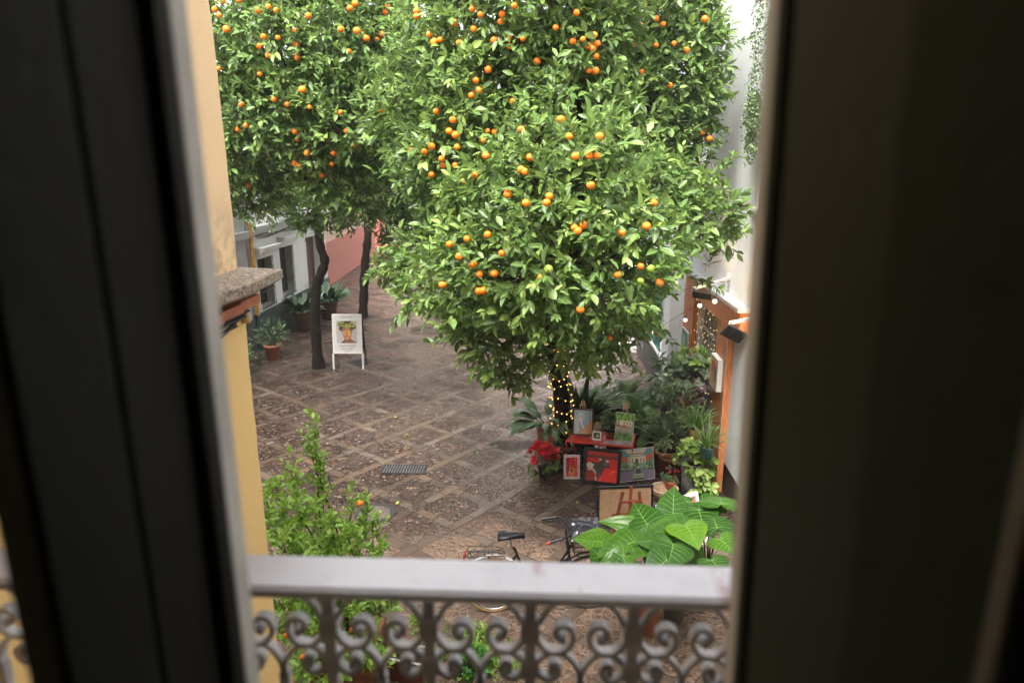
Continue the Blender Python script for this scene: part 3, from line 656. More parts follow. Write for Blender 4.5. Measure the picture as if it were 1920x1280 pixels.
lw=thing('window_shutter','dark olive wooden shutter leaf standing left of the view','shutter',(-.2,.3,4.0))
A0=aY(2,640,.250); A1=aY(388,640,.345)
b=MB(); leafpanel(b,(A0.x,A0.y),(A1.x,A1.y),.030,3.97,6.55,[(0,.47,.0),(.473,.86,.002),(.862,1,-.003)],1); b.build('leaf_panel',OLIVEL,lw)
MB().tube([(A0.x,A0.y+.02,4.4),(A0.x,A0.y+.02,4.5)],.006,8).tube([(A0.x,A0.y+.02,5.9),(A0.x,A0.y+.02,6.0)],.006,8).build('hinge',IRON,lw)
rw=thing('window_shutter','dark olive wooden shutter leaf filling the right side of the view','shutter',(.16,.3,4.0))
rw.rotation_euler.y=-R(1.35); rw.location.z=4.91
B0=aY(1414,640,.345); B1=aY(1660,640,.262); B2=aY(1990,640,.205)
b=MB(); leafpanel(b,(B0.x,B0.y),(B1.x,B1.y),.026,3.97,6.55,[(0,.13,-.001),(.1305,1,.0)],1); leafpanel(b,(B1.x-.0022,B1.y+.0065),(B2.x,B2.y),.026,3.97,6.55,[(0,1,.0)],1); b.build('leaf_panel',OLIVE,rw)
MB().tube([(B1.x,B1.y-.002,4.5),(B1.x,B1.y-.002,4.6)],.005,8).tube([(B1.x,B1.y-.002,5.22),(B1.x,B1.y-.002,5.29)],.005,8).build('hinge',IRON,rw)
C0=aY(1880,1000,.165)
tag(MB().box((C0.x,.158,3.95),(C0.x+.12,.166,6.6),bev=.002).build('window_jamb',mat('jamb_paint',(.20,.18,.14),.5,.1,6,.1)),'lighter wooden window jamb at the lower right corner','jamb')
LIT_EDGE=mat('daylit_edge_paint',(.62,.60,.56),.6,.15,10,.3)  # added pale strips; daylight on the shutter edges is put into their colour
def lit_strip(par,x0,x1,y0,y1): MB().box((x0,y0,3.97),(x1,y1,6.55),bev=.003).build('daylit_edge_strip',LIT_EDGE,par)
q0=aY(388,640,.352); q1=aY(420,640,.40); lit_strip(lw,q0.x-.03,q1.x,.378,.402)
q0=aY(1418,640,.352); q1=aY(1396,640,.40); lit_strip(rw,q1.x,q0.x+.03,.378,.402); lw.rotation_euler.y=0
# balcony railing
bal=thing('balcony_railing','grey painted iron balcony railing with scrolls under a flat pale handrail','railing',(0,.6,4.0))
m,g,p=newmat('chipped_rail_paint'); v=g.obj(); f,_=g.noise(v,9,6,.7); f2,_=g.noise(v,40,5,.6)
cx=g.n('ShaderNodeSeparateXYZ'); g.t.links.new(v,cx.inputs[0]); dx=g.math('ABSOLUTE',g.math('SUBTRACT',cx.outputs[0],-.002)); dx2=g.math('ABSOLUTE',g.math('SUBTRACT',cx.outputs[0],.180))
s1=g.math('MAXIMUM',g.step(g.math('ADD',dx,g.math('MULTIPLY',f,.04)),.032,.016),g.step(g.math('ADD',dx2,g.math('MULTIPLY',f,.03)),.030,.014))
c=g.mix(g.step(f,.45,.7),(.76,.79,.87),(.66,.68,.77)); fs_,_=g.noise(v,28,5,.7); c=g.mix(g.math('MULTIPLY',g.math('MULTIPLY',s1,g.step(fs_,.42,.62)),.8),c,(.42,.22,.26)); c=g.mix(g.math('MULTIPLY',g.step(f2,.66,.72),.6),c,(.2,.15,.16)); c=g.mix(g.step(cx.outputs[0],-.15,-.35),c,(.28,.26,.29))
g.put(p.inputs['Base Color'],c); g.put(p.inputs['Roughness'],.38); g.put(p.inputs['Normal'],g.bump(g.math('ADD',f2,f),.3,.003)); RAILM=m
MB().box((-1.49,.572,4.588),(2.84,.632,4.602),bev=.004).build('handrail',RAILM,bal)
MB().box((-1.49,.592,4.5765),(2.84,.608,4.5875)).box((-1.49,.590,4.07),(2.84,.612,4.085)).build('crossbar',IRONG,bal)
S=.1035; X0=-.0085; YB=.601; px2m=S/187.
def PT(dx,py): # photo-measured profile, px offsets from baluster and px rows to metres in the railing plane
    z=aY(998,py,YB).z; return (dx*px2m,YB,z)
def smoothp(pts,n=6):
    P=[Vector(p) for p in pts]; out=[]
    for i in range(len(P)-1):
        p0=P[max(i-1,0)];p1=P[i];p2=P[i+1];p3=P[min(i+2,len(P)-1)]
        for k in range(n):
            t=k/n; out.append(.5*((2*p1)+(p2-p0)*t+(2*p0-5*p1+4*p2-p3)*t*t+(3*p1-p0-3*p2+p3)*t**3))
    out.append(P[-1]); return out
curl1=smoothp([PT(8,1180),PT(16,1200),PT(34,1216),PT(55,1217),PT(72,1206),PT(79,1188),PT(72,1171),PT(57,1168),PT(46,1177),PT(49,1189),PT(58,1190)])
brk=smoothp([PT(8,1172),PT(20,1158),PT(30,1140),PT(45,1128)])
arch=smoothp([PT(8,1243),PT(24,1226),PT(46,1217),PT(66,1222),PT(82,1238),PT(91,1256),PT(92,1275)])
curl2=smoothp([PT(10,1248),PT(20,1262),PT(36,1268),PT(50,1260),PT(54,1246),PT(45,1238),PT(37,1243),PT(40,1250)])
def pattern(sign,flip=False):
    b=MB()
    for c,wd,th in ((curl1,.0115,.005),(brk,.009,.0042),(arch,.010,.0045),(curl2,.0105,.005)):
        pts=[Vector((p.x*sign,p.y,p.z)) for p in c]
        if flip: pts=[Vector((p.x,p.y,4.085+4.572-p.z)) for p in pts]
        b.strap(pts,(0,1,0),wd,th)
    for q,rr in ((curl1[-1],.0042),(curl2[-1],.0038)):
        z=q.z if not flip else 4.085+4.572-q.z
        b.tube([(q.x*sign,YB-.008,z),(q.x*sign,YB+.008,z)],rr,8)
    return b
zc1=aY(998,1176,YB).z; zc2=aY(998,1247,YB).z
prof=[(.0078,4.085)]
for zc in sorted((zc1,zc2,4.657-zc1,4.657-zc2)): prof+=[(.0076,zc-.012),(.0125,zc-.008),(.0138,zc),(.0125,zc+.008),(.0076,zc+.012)]
prof+=[(.0076,4.576)]
bb=MB().lathe(prof,(0,0,0),4,Matrix.Translation((0,YB,0))@Matrix.Rotation(R(45),4,'Z'),smooth=False)
kb0,kb1=-14,27; base_b=None; ps=[]
mid=MB().box((S/2-.005,YB-.005,4.657-PT(92,1270)[2]),(S/2+.005,YB+.005,PT(92,1270)[2])).box((S/2-.009,YB-.008,4.32),(S/2+.009,YB+.008,4.34))
protos=[('baluster',bb),('scroll',pattern(1)),('scroll',pattern(-1)),('scroll',pattern(1,True)),('scroll',pattern(-1,True)),('spindle',mid)]
pobj=[]
for k in [0]+[i for i in range(kb0,kb1) if i!=0]:
    x=X0+k*S
    if x<-1.46 or x>2.8: continue
    if abs(k)>8:
        use=(0,)
    else: use=range(6)
    for j in use:
        if k==0:
            o=protos[j][1].build(protos[j][0],IRONG,None); o.parent=bal; o.location=Vector((x,0,0))-bal.location; pobj.append(o)
        else: copychild(pobj[j],bal,Vector((x,0,0))-bal.location)
tag(MB().box((-1.49,.43,3.86),(2.84,.66,4.0)).build('balcony_floor',mat('balcony_stone',(.3,.28,.25),.8,.2,8,.3)),'stone balcony slab under the iron railing','balcony',kind='thing')
# ============================================================ ORANGE TREES
def blobpts(blobs):
    return np.array([tuple(aD(px,py,dd))+(r,) for px,py,dd,r in blobs])
def crown_points(B,dens,rough=.42,cull=.62,back=.5):
    P=[];N=[]
    for i,(x,y,z,r) in enumerate(B):
        n=int(dens*4*math.pi*r*r); v=unit(nr.normal(size=(n,3))); c=np.array((x,y,z))
        p=c+v*(r*(1-rough*nr.random(n)**1.5+.10*nr.random(n)))[:,None]
        keep=np.ones(n,bool)
        for j,(a,b_,c_,q) in enumerate(B):
            if j!=i: keep&=(np.linalg.norm(p-np.array((a,b_,c_)),axis=1)>q*cull)
        facing=((p-np.array(CAM))*v).sum(1)<0
        keep&=facing|(nr.random(n)<back)
        P.append(p[keep]);N.append(v[keep])
    return np.concatenate(P),np.concatenate(N)
def hit(B,px,py):
    d_=np.array(ray(px,py).normalized()); best=None
    for x,y,z,r in B:
        oc=np.array((x,y,z))-np.array(CAM); b=oc@d_; q=r*r-(oc@oc-b*b)
        if q>0:
            t=b-math.sqrt(q)
            if best is None or t<best: best=t
        else:
            # nearest pass
            pass
    if best is None:
        best=min(((np.linalg.norm(np.array((x,y,z))-np.array(CAM)-d_*((np.array((x,y,z))-np.array(CAM))@d_))-r),(np.array((x,y,z))-np.array(CAM))@d_) for x,y,z,r in B)[1]
    return best,d_
om=MB().lathe([(.0,-.98),(.25,-.95),(.6,-.78),(.88,-.45),(1,-.05),(.95,.35),(.72,.70),(.38,.90),(.12,.93),(.0,.90)],(0,0,0),14)
ORG_ME=None
def orange(parent,pos,r,green=False,first=[None,None]):
    k=1 if green else 0
    if first[k] is None:
        o=om.build('orange_fruit',ORGG if green else ORG,None); first[k]=o; o.parent=parent
    else: o=copychild(first[k],parent)
    o.location=Vector(pos)-parent.location; r*=rng.uniform(.85,1.1); o.scale=(r,r*rng.uniform(.94,1.04),r*.94); o.rotation_euler=(rng.uniform(-.6,.6),rng.uniform(-.6,.6),rng.uniform(0,6)); return o
def limb(b,p0,p1,r0,r1,wob=.12,n=7):
    p0=Vector(p0);p1=Vector(p1); L_=(p1-p0).length
    pts=[p0.lerp(p1,i/n)+Vector((rng.uniform(-1,1),rng.uniform(-1,1),rng.uniform(-.5,.5)))*wob*L_*.25*(math.sin(math.pi*i/n)) for i in range(n+1)]
    b.tube(pts,[r0+(r1-r0)*i/n for i in range(n+1)],8); return pts
def tree(label,trunk,tr,blobs,dens,oranges,material,leaf=(.115,.05),nleaf=8,slen=.26,orad=.042,shoots=(),limbs=8,back=.45,fill=None,group='bitter orange trees in the street'):
    base=Vector(trunk[0]); t=thing('orange_tree',label,'tree',(base.x,base.y,0),group=group)
    B=blobpts(blobs)
    P,N=crown_points(B,dens,back=back)
    # oranges first, so that leaves keep clear of them
    O=[]
    for q in oranges:
        px,py=q[:2]; s,d_=hit(B,px,py); s=s+.015+rng.uniform(-.03,.04); O.append((np.array(CAM)+d_*s,len(q)>2,s))
    Dr=N*.9+nr.normal(size=P.shape)*.45; Dr[:,2]+=.22
    base_,D_,U_,L_,W_,T_=sprigs(P-unit(Dr)*slen*.5,Dr,nleaf,slen*(.75+.5*nr.random(len(P))),leaf[0],leaf[1])
    mk=np.ones(len(base_),bool); c=base_+D_*(L_*.5)[:,None]; cm=np.array(CAM)
    for o,gq,s in O:
        tocam=unit(cm-o); rel=c-o; along=rel@tocam; per=np.linalg.norm(rel-along[:,None]*tocam,axis=1)
        mk&=~((per<orad*1.02)&(along>-.02)&(along<.22)&(nr.random(len(c))<.5)); mk&=np.linalg.norm(rel,axis=1)>orad*1.15
    base_,D_,U_,L_,W_,T_=[a[mk] for a in (base_,D_,U_,L_,W_,T_)]
    parts=[(base_,D_,U_,L_,W_,T_)]
    tw=[(P-unit(Dr)*slen*1.4,P+unit(Dr)*slen*.4)]
    # shoots: thin leafy twigs that break the outline
    for a,b_,dd,nn in shoots:
        p=np.array(aD(*a,dd)); q=np.array(aD(*b_,dd-.1)); k=np.linspace(0,1,nn)[:,None]; pts=p+(q-p)*k+np.array([0,0,1])*(.10*np.sin(k*2.6)*np.linalg.norm(q-p)*.5)
        dr=np.tile(unit((q-p)[None]),(nn,1)); parts.append(sprigs(pts,dr+nr.normal(size=dr.shape)*.25,5,.10,leaf[0]*.9,leaf[1]*.9,droop=.35)); tw.append((pts[:-1],pts[1:]))
    # sparse inner leaves
    Q,NQ=crown_points(B*np.array([1,1,1,.72]),dens*.35,back=back*.6,cull=.5)
    parts.append(sprigs(Q,NQ+nr.normal(size=Q.shape)*.6,6,slen,leaf[0]*1.1,leaf[1]*1.1))
    A=[np.concatenate(x) for x in zip(*parts)]
    tw0=np.concatenate([a for a,_ in tw]); tw1=np.concatenate([b_ for _,b_ in tw])
    leafcloud('crown',*A,material,t,extra=twigarr(tw0,tw1,.0045))
    tb=MB(); pts=[Vector(p) for p in trunk]; pts2=smoothp(pts,4); n=len(pts2)
    rr=[tr*(1.25 if i==0 else 1.08 if i==1 else 1)*(1-.35*i/n)*(1+.10*math.sin(i*1.9)+.05*rng.uniform(-1,1)) for i in range(n)]
    tb.tube(pts2,rr,12)
    top=pts2[-1]; order=sorted(range(len(B)),key=lambda i:-B[i][3])[:limbs]
    hubs=[]
    for i in order: 
        c=Vector(B[i][:3]); st=pts2[-1-rng.randint(0,2)] if not hubs or rng.random()<.6 else rng.choice(hubs)
        pl_=limb(tb,st,c+Vector((0,0,-.1)),tr*.42,.014); hubs.append(pl_[4])
        for _ in range(3):
            j=rng.randint(3,6); e=c+Vector((rng.uniform(-1,1),rng.uniform(-1,1),rng.uniform(-.6,1)))*B[i][3]*.8; limb(tb,pl_[j],e,.016,.005,n=5)
    tb.build('trunk',BARK,t)
    O.sort(key=lambda o:o[2])
    for o,gq,s in O[:100]: orange(t,o,orad*rng.uniform(.9,1.08),gq)
    if len(O)>100:
        cl=MB()
        for o,gq,s in O[100:]: cl.sphere(o,orad,10,7)
        tag(cl.build('orange_fruit_cluster',ORG,t),kind='stuff')
    print(label,len(A[0]),'leaves',len(O),'oranges'); return t
OR=[(417,2),(448,1),(440,14),(403,18),(411,29),(405,55),(425,55),(484,20),(491,13),(503,13),(518,20),(617,18),(578,30),(486,87),(509,83),(521,71),(494,69),(562,41),(554,58),(555,83),(560,79),(503,104),(558,109),(550,123),(410,129),(487,139),(540,153),(567,168),(514,186),(499,177),
(666,7),(656,16),(711,17),(726,12),(722,24),(781,21),(781,31),(852,43),(771,47),(651,58),(639,55),(669,58),(670,71),(687,72),(716,65),(724,78),(707,74),(737,62),(805,65),(825,75),(814,79),(861,81),(771,94),(654,96),(657,185),(701,193),
(453,196),(477,194),(538,196),(581,201),(589,214),(462,235),(446,243),(456,257),(553,247),(558,261),(608,228),(576,287),(626,287),(638,286),(553,307),(560,312),(578,317),(622,308),(603,329),(606,336),(638,211),(467,347),
(639,211),(716,207),(818,209),(849,225),(649,246),(657,245),(665,272),(690,246),(842,246),(854,253),(788,271),(809,274),(857,276),(770,282),(796,285),(770,301),(828,298),(830,311),(853,310),(809,328),(826,342),(870,340),(843,363),(682,324),
(964,11),(886,17),(895,26),(901,28),(942,27),(939,41),(888,55),(905,73),(955,71),(956,87),(927,76),(1081,24),(1016,50),(1042,52),(980,73),(1074,78),(1093,74),(1083,84),(1101,86),(1114,66),(1120,82),(1111,92),(1081,94),(915,131),(892,151),(897,170),(884,179),(883,190),(1007,115),(1104,133),(1116,133),(1118,106),(1083,147),(961,190),
(1167,4),(1204,3),(1206,12),(1230,35),(1204,49),(1243,46),(1322,36),(1190,84),(1181,91),(1194,74),(1287,94),(1264,82),(1230,85),(1203,136),(1256,160),(1165,176),(1157,198),(1124,256),(1136,255),(1330,260),(1317,248),
(1051,224),(977,243),(963,252),(928,248),(905,264),(914,246),(1067,256),(1067,268),(1079,293),(1105,292),(1119,292),(994,295),(1016,281),(977,318),(984,322),(911,292),(890,328),(972,344),(1108,348),(1030,368),(952,364),(986,381),(1118,323),(1025,380),
(843,458),(876,448),(914,440),(902,491),(887,496),(861,481),(927,513),(899,514),(898,480),(906,545),(898,546),(941,475),(830,534),(721,408),(854,525),(1095,422),(1083,433),(1077,427),(1014,521),(1145,514),(1158,515),(1165,437),(1212,424),(1239,424,1),(1214,462),(1385,443,1),(1226,380),(1201,499),(1220,504,1),(1229,504),(1237,530),(1201,527,1),(1291,507),(1142,634),(1224,601,1),(1088,580),(1028,505,1)]
T1o=[q for q in OR if (q[0]>=742 and not (q[0]>1128 and q[1]<270)) or q[:2]==(1124,256)]
T5o=[q for q in OR if q[0]>1128 and q[1]<270]
T2o=[q for q in OR if q[0]<742 and q[:2] not in ((682,324),(721,408),(690,246),(737,62))]
T2o=[q for i,q in enumerate(T2o) if i%3!=2]; T1o=[q for i,q in enumerate(T1o) if i%5!=3]
T3o=[(682,324),(721,408),(690,246),(737,62)]
T1=[(950,640,8.6,.55),(1060,598,8.1,.60),(890,585,8.6,.46),(1130,580,8.6,.52),(830,530,8.9,.40),(775,545,9.6,.28),(735,500,10.2,.28),(775,460,10.2,.30),(910,500,8.0,.72),(1020,490,7.5,.85),(1130,475,7.6,.85),(1222,445,8.3,.52),(1295,405,8.8,.36),(1335,400,9,.38),(1352,440,9,.20),(1000,375,7.9,.8),(1100,355,7.7,.8),(1205,370,8.5,.6),(1265,360,8.8,.45),(915,400,8.4,.6),(850,440,8.9,.46),(1050,235,8.9,.85),(1130,240,9.1,.68),(955,262,9.2,.78),(870,280,9,.72),(800,300,9.5,.58),(790,220,9.7,.68),(875,180,9.2,.78),(960,135,9.8,.85),(1050,125,9.4,.8),(840,80,9.7,.75),(920,40,9.4,.8),(1010,30,9.2,.8),(1090,50,9.1,.7),(770,140,10.3,.5),(955,698,8.9,.24),(1115,645,8.9,.34),(1180,635,9.2,.26),(835,585,9.3,.24),(892,640,9.0,.24),(1195,555,9.0,.28),(1000,-40,9.2,.9),(880,-40,9.6,.6),(1100,-30,9.3,.8),(1225,515,8.9,.22)]
c1=[(990,430,10.4,1.4),(1000,230,11,1.6),(1090,330,10.8,1.2),(900,290,11,1.3),(1110,440,10.4,.9)]
t1b=aD(1050,850,12.35); t1x,t1y=.36,11.25
tree('large near orange tree with fairy lights wound round its trunk and a broad low crown',
     [(t1x+.02,t1y,0),tuple(aY(1055,800,t1y)),tuple(aY(1052,740,t1y)),tuple(aY(1044,690,t1y)),tuple(aY(1036,640,t1y-.1)),tuple(aY(1035,560,t1y-.5))],.165,T1+c1,33,T1o,LEAF,
     leaf=(.138,.062),nleaf=7,shoots=[((1330,345),(1372,305),8.9,7),((1340,400),(1384,385),8.9,6),((1350,430),(1392,437),8.9,5),((1230,600),(1262,655),9.0,4),((880,640),(820,640),8.9,5),((800,560),(745,600),9.4,6),((745,500),(703,520),10,5),((1290,520),(1340,540),9.2,5),((940,700),(958,738),8.9,4),((1150,640),(1195,690),9.1,5),((1120,300),(1120,250),8,5),((1040,180),(1045,110),8.1,5),((985,120),(960,85),8.5,4),((990,610),(985,665),8.4,4),((1150,650),(1140,705),9,4),((1100,640),(1098,690),8.9,3),((830,480),(795,470),8.9,4),((870,350),(830,350),8.8,4),((1330,500),(1335,470),9.1,4)],limbs=16)
T5=[(1180,60,10.6,.85),(1265,60,10.6,.65),(1235,150,10.4,.8),(1295,165,10.5,.42),(1285,250,10.5,.42),(1205,235,10.2,.65),(1310,105,10.8,.36),(1312,45,10.8,.26),(1330,140,10.6,.2),(1165,150,10.3,.7),(1280,315,10.5,.38),(1240,320,10.2,.45),(1120,90,10.3,.65),(1200,-40,10.6,.9),(1270,-10,10.9,.35),(1310,215,10.5,.26),(1295,335,10.5,.2),(1190,200,11.8,1.2),(1210,90,11.9,1.2)]
tree('orange tree with darker crown close against the right white house',[(.47,13.6,0),(.45,13.6,1.0),(.40,13.6,1.9),(.45,13.5,2.6),(.95,13.2,3.4),(1.4,12.8,4.3)],.11,T5,34,T5o,LEAFD,leaf=(.132,.060),nleaf=7,shoots=[((1320,120),(1388,82),10.5,8),((1330,100),(1362,130),10.5,5),((1320,170),(1358,185),10.5,5),((1310,215),(1352,240),10.5,5),((1325,60),(1340,8),10.7,5),((1290,300),(1322,330),10.5,5),((1300,250),(1335,262),10.4,4)],limbs=8)
T2=[(415,95,12.6,.8),(520,80,12.1,.9),(620,75,12,.95),(700,60,12.4,.8),(430,215,12.7,.7),(535,195,12.1,.85),(635,190,11.8,.9),(700,200,12.4,.65),(425,320,12.9,.5),(465,295,12.8,.5),(480,365,13.1,.36),(600,265,12,.62),(675,290,12.4,.6),(610,325,12.2,.45),(655,362,12.2,.42),(695,345,12.8,.38),(735,130,13,.65),(442,385,12.9,.22),(560,10,12.4,.9),(660,0,12.3,.9),(440,10,12.8,.9),(505,300,12.9,.45),(690,395,12.6,.22),(525,355,13.2,.25),(560,120,13.8,1.5),(640,180,13.8,1.3),(470,200,14,1.2)]
ty=16.4
tree('orange tree with crooked dark trunk standing left of the gallery sign',[tuple(aY(598,690,ty)),tuple(aY(592,628,ty)),tuple(aY(591,578,ty)),tuple(aY(594,537,ty)),tuple(aY(602,513,ty)),tuple(aY(609,490,ty)),tuple(aY(601,462,ty)),tuple(aY(594,415,ty)),tuple(aY(592,360,ty-.4))],.135,T2,34,T2o,LEAFD,leaf=(.138,.062),nleaf=7,shoots=[((500,270),(485,275),12.5,3),((520,300),(498,300),12.3,4),((450,370),(470,420),12.9,4),((700,380),(725,420),12.4,4),((650,390),(640,412),12.2,4),((600,340),(560,350),12.1,4),((490,380),(505,425),13,4)],limbs=12,orad=.049)
T3=[(640,385,17.2,.5),(720,330,18.2,1.1),(765,400,18.4,.55),(760,250,17.5,1.3),(575,395,15.8,.42),(610,400,15.8,.4),(740,200,18,1.4),(800,340,18,1.2),(540,375,16,.35),(655,408,15.8,.33),(760,100,18,1.5),(740,445,18.5,.4),(780,440,18,.5),(560,250,18,1.7),(680,200,19,1.8)]
ty=22.33
tree('orange tree with straight dark trunk behind the gallery sign',[tuple(aY(680,597,ty)),tuple(aY(682,560,ty)),tuple(aY(683,520,ty)),tuple(aY(686,480,ty)),tuple(aY(690,440,ty)),tuple(aY(690,400,ty)),tuple(aY(715,330,ty-2)),tuple(aY(705,270,ty-3))],.155,T3,26,T3o,LEAFD,leaf=(.15,.064),nleaf=7,slen=.32,limbs=8)
T6=[(745,340,32,1.6),(790,330,31,1.8),(730,400,32,.5),(830,390,28,1.6),(770,250,32,2.5),(900,420,26,1.4),(860,480,24,.9),(880,300,28,2.5)]
ty=35.
tree('slim distant orange tree near the red carpet',[tuple(aY(727,488,ty)),tuple(aY(727,440,ty)),tuple(aY(726,380,ty)),tuple(aY(740,340,ty))],.10,T6,11,[],LEAFD,leaf=(.22,.10),nleaf=6,slen=.45,limbs=6)
for q in ((-5.62,16.45,.42),(-6.0,22.36,.42),(.38,11.25,.36)):
    tp=MB(); tp.add([(q[0]-q[2],q[1]-q[2]*.3,.006),(q[0]+q[2]*.3,q[1]-q[2],.006),(q[0]+q[2],q[1]+q[2]*.3,.006),(q[0]-q[2]*.3,q[1]+q[2],.006)],[(0,1,2,3)]); tag(tp.build('tree_pit',SOIL),kind='structure')
# fairy lights on the near trunk
fl=thing('trunk_fairy_lights','warm fairy lights wound in rings round the near orange tree trunk','fairy lights',(t1x,t1y,1.0))
pts=[]; bpos=[]
TRP=[(t1x+.02,0)]+[(aY(a,b,t1y).x,aY(a,b,t1y).z) for a,b in ((1055,800),(1052,740),(1044,690),(1036,640))]; TRZ=[q[1] for q in TRP]; TRX=[q[0] for q in TRP]
zz0=aY(1055,830,t1y).z
for i in range(260):
    s=i/259; z=.35+s*2.25; px_y=t1y; cx=aY(1056-16*max(0,min(1,(z-.4)/2.2)),0,t1y)
    xx=float(np.interp(z,TRZ,TRX)); a=s*2*math.pi*11+.5*math.sin(s*40); r=float(np.interp(z,[0,.6,2.6],[.245,.205,.175]))
    p_=Vector((xx+r*math.cos(a),t1y+r*math.sin(a),z+.05*math.sin(a*1.7)-.04*math.cos(a)))
    pts.append(p_); 
    if i%2==0: bpos.append(p_+Vector((.008*math.cos(a),.008*math.sin(a),rng.uniform(-.02,.02))))
MB().tube(pts,.003,4,False).build('cable',WIRE,fl)
b0=MB().sphere((0,0,0),.0105,6,4).build('bulb',mat('fairy_bulb_gold',(.9,.7,.4),.3,0,5,0,emit=(1,.45,.09),estr=1.1),None); b0.parent=fl; b0.location=bpos[0]-fl.location
for q in bpos[1:]: copychild(b0,fl,q-fl.location)
# ============================================================ PLANTS
DKG=addtwig(leafmat('dark_strap_leaf',(.008,.026,.012),(.016,.048,.02),(.05,.11,.04),rough=.35,trans=.12))
FERN=addtwig(leafmat('fern_leaf',(.025,.065,.012),(.07,.15,.022),(.17,.28,.05),rough=.5,trans=.3))
HERB=addtwig(leafmat('herb_leaf',(.05,.09,.035),(.12,.19,.075),(.24,.32,.13),rough=.5,trans=.25))
LIME=addtwig(leafmat('pothos_leaf',(.10,.2,.03),(.22,.36,.06),(.5,.58,.22),rough=.35,trans=.3))
SILV=addtwig(leafmat('silvery_leaf',(.07,.11,.06),(.16,.22,.13),(.36,.42,.30),rough=.4,trans=.15))
PURP=addtwig(leafmat('purple_leaf',(.06,.03,.04),(.16,.10,.12),(.38,.28,.30),rough=.45,trans=.15))
REDL=addtwig(leafmat('poinsettia_bract',(.36,.005,.015),(.66,.008,.024),(.80,.02,.045),rough=.45,trans=.2))
EAR=leafmat('elephant_ear_leaf',(.010,.040,.006),(.030,.088,.010),(.085,.19,.012),rough=.33,trans=.25,rib=False,spec=.3,back=0)
def pot(t,x,y,z,r,h,m,rim=True,taper=.72,soil=True,n=28,fill=.93):
    prof=[(.0,.0),(r*taper,.0),(r*taper+ (r*.92-r*taper)*.8,h*.80)]
    if rim: prof+=[(r*.93,h*.81),(r*1.0,h*.82),(r*1.02,h*.97),(r*.99,h),(r*.90,h),(r*.87,h*.86)]
    else: prof+=[(r*.97,h*.9),(r,h*.985),(r*.98,h),(r*.92,h),(r*.88,h*.86)]
    MB().lathe(prof,(x,y,z),n).build('pot',m,t)
    if soil: MB().lathe([(.0,h*.89),(r*.5,h*.90),(r*.89,h*.87)],(x,y,z),20).build('soil',SOIL,t)
def strapleaves(name,t,c,n,length,width,mt,up=1.1,spread=.6,arch=.9,segs=7,tint=(.1,.7),lean=(0,0),seed=1,stalk=.0,base_r=.05,fold=.12,azr=(0,6.283)):
    """arching strap leaves as one foliage part"""
    r=random.Random(seed); V=[];Fc=[];T=[];Mi=[]
    c=Vector(c)
    for i in range(n):
        az=azr[0]+(azr[1]-azr[0])*((i+.5*r.random())/n*1. if azr!=(0,6.283) else r.random()); L_=length*r.uniform(.6,1.15); w_=width*r.uniform(.75,1.15); el=r.uniform(.55,1.35)*up
        el=min(el,1.5); p=c+Vector((math.cos(az),math.sin(az),0))*base_r*r.random(); d_=Vector((math.cos(az)*math.cos(el)*spread+lean[0],math.sin(az)*math.cos(el)*spread+lean[1],math.sin(el))).normalized()
        tt=r.uniform(*tint); side=Vector((-math.sin(az),math.cos(az),0)); side=(side+Vector((0,0,r.uniform(-.4,.4)))).normalized(); b=len(V); tw=r.uniform(-.5,.5)
        for k in range(segs+1):
            s=k/segs
            if k: p=p+d_*(L_/segs); d_=(d_+Vector((0,0,-1))*arch*(s**1.3)/segs*2.2).normalized()
            u=max(0,(s-stalk)/(1-stalk)); wf=math.sin(math.pi*min(1,u**.75))*.5 if u>0 else .03
            wf=max(wf,.02); nn=side.cross(d_).normalized(); sd=side*math.cos(tw*s)+nn*math.sin(tw*s)
            V+= [p+sd*w_*wf+nn*w_*fold*wf*2,p,p-sd*w_*wf+nn*w_*fold*wf*2]; T+=[tt]*3; Mi+=[0,1,0]
            if k: a=b+3*(k-1); Fc+=[(a,a+3,a+4,a+1),(a+1,a+4,a+5,a+2)]
    return rawmesh(name,V,Fc,T,Mi,mt,t)
def rawmesh(name,V,Fc,T,Mi,mt,t):
    me=bpy.data.meshes.new(name); off=Vector((0,0,0)); q=t
    while q is not None: off+=q.location; q=q.parent
    me.from_pydata([tuple(Vector(v)-off) for v in V],[],Fc); me.polygons.foreach_set('use_smooth',[True]*len(Fc))
    for nm,ar in (('tint',T),('mid',Mi)): a=me.attributes.new(nm,'FLOAT','POINT'); a.data.foreach_set('value',ar)
    me.materials.append(mt); o=bpy.data.objects.new(name,me); col.objects.link(o); o.parent=t; return o
def ferns(t,c,n,length,seed,spread=.8,up=1.2,mt=None,zmin=None):
    r=random.Random(seed); V=[];Fc=[];T=[];Mi=[]; c=Vector(c)
    for i in range(n):
        az=r.random()*6.283; L_=length*r.uniform(.6,1.1); el=r.uniform(.2,1.35); p=c+Vector((math.cos(az),math.sin(az),0))*.06
        d_=Vector((math.cos(az)*math.cos(el),math.sin(az)*math.cos(el),math.sin(el)*up)).normalized(); side=Vector((-math.sin(az),math.cos(az),0)); segs=20; tt=r.uniform(.1,.75)
        for k in range(segs+1):
            s=k/segs; p=p+d_*(L_/segs); d_=(d_+Vector((0,0,-1))*.11*(.4+s*1.3)).normalized(); pl=.17*length*(math.sin(math.pi*min(1,s*.92+.08))**.8)*r.uniform(.8,1.1)+.006
            for sg in (-1,1):
                b=len(V); w_=L_/segs*.42; o_=side*sg*pl+d_*pl*.25+Vector((0,0,-.18*pl)); 
                V+=[p-d_*w_,p+d_*w_,p+o_*.6+d_*w_*.8,p+o_,p+o_*.6-d_*w_*.8]; T+=[tt+.2*s]*5; Mi+=[0]*5; Fc+=[(b,b+1,b+2,b+3,b+4)]
            b=len(V)
    return rawmesh('foliage',V,Fc,T,Mi,mt or FERN,t)
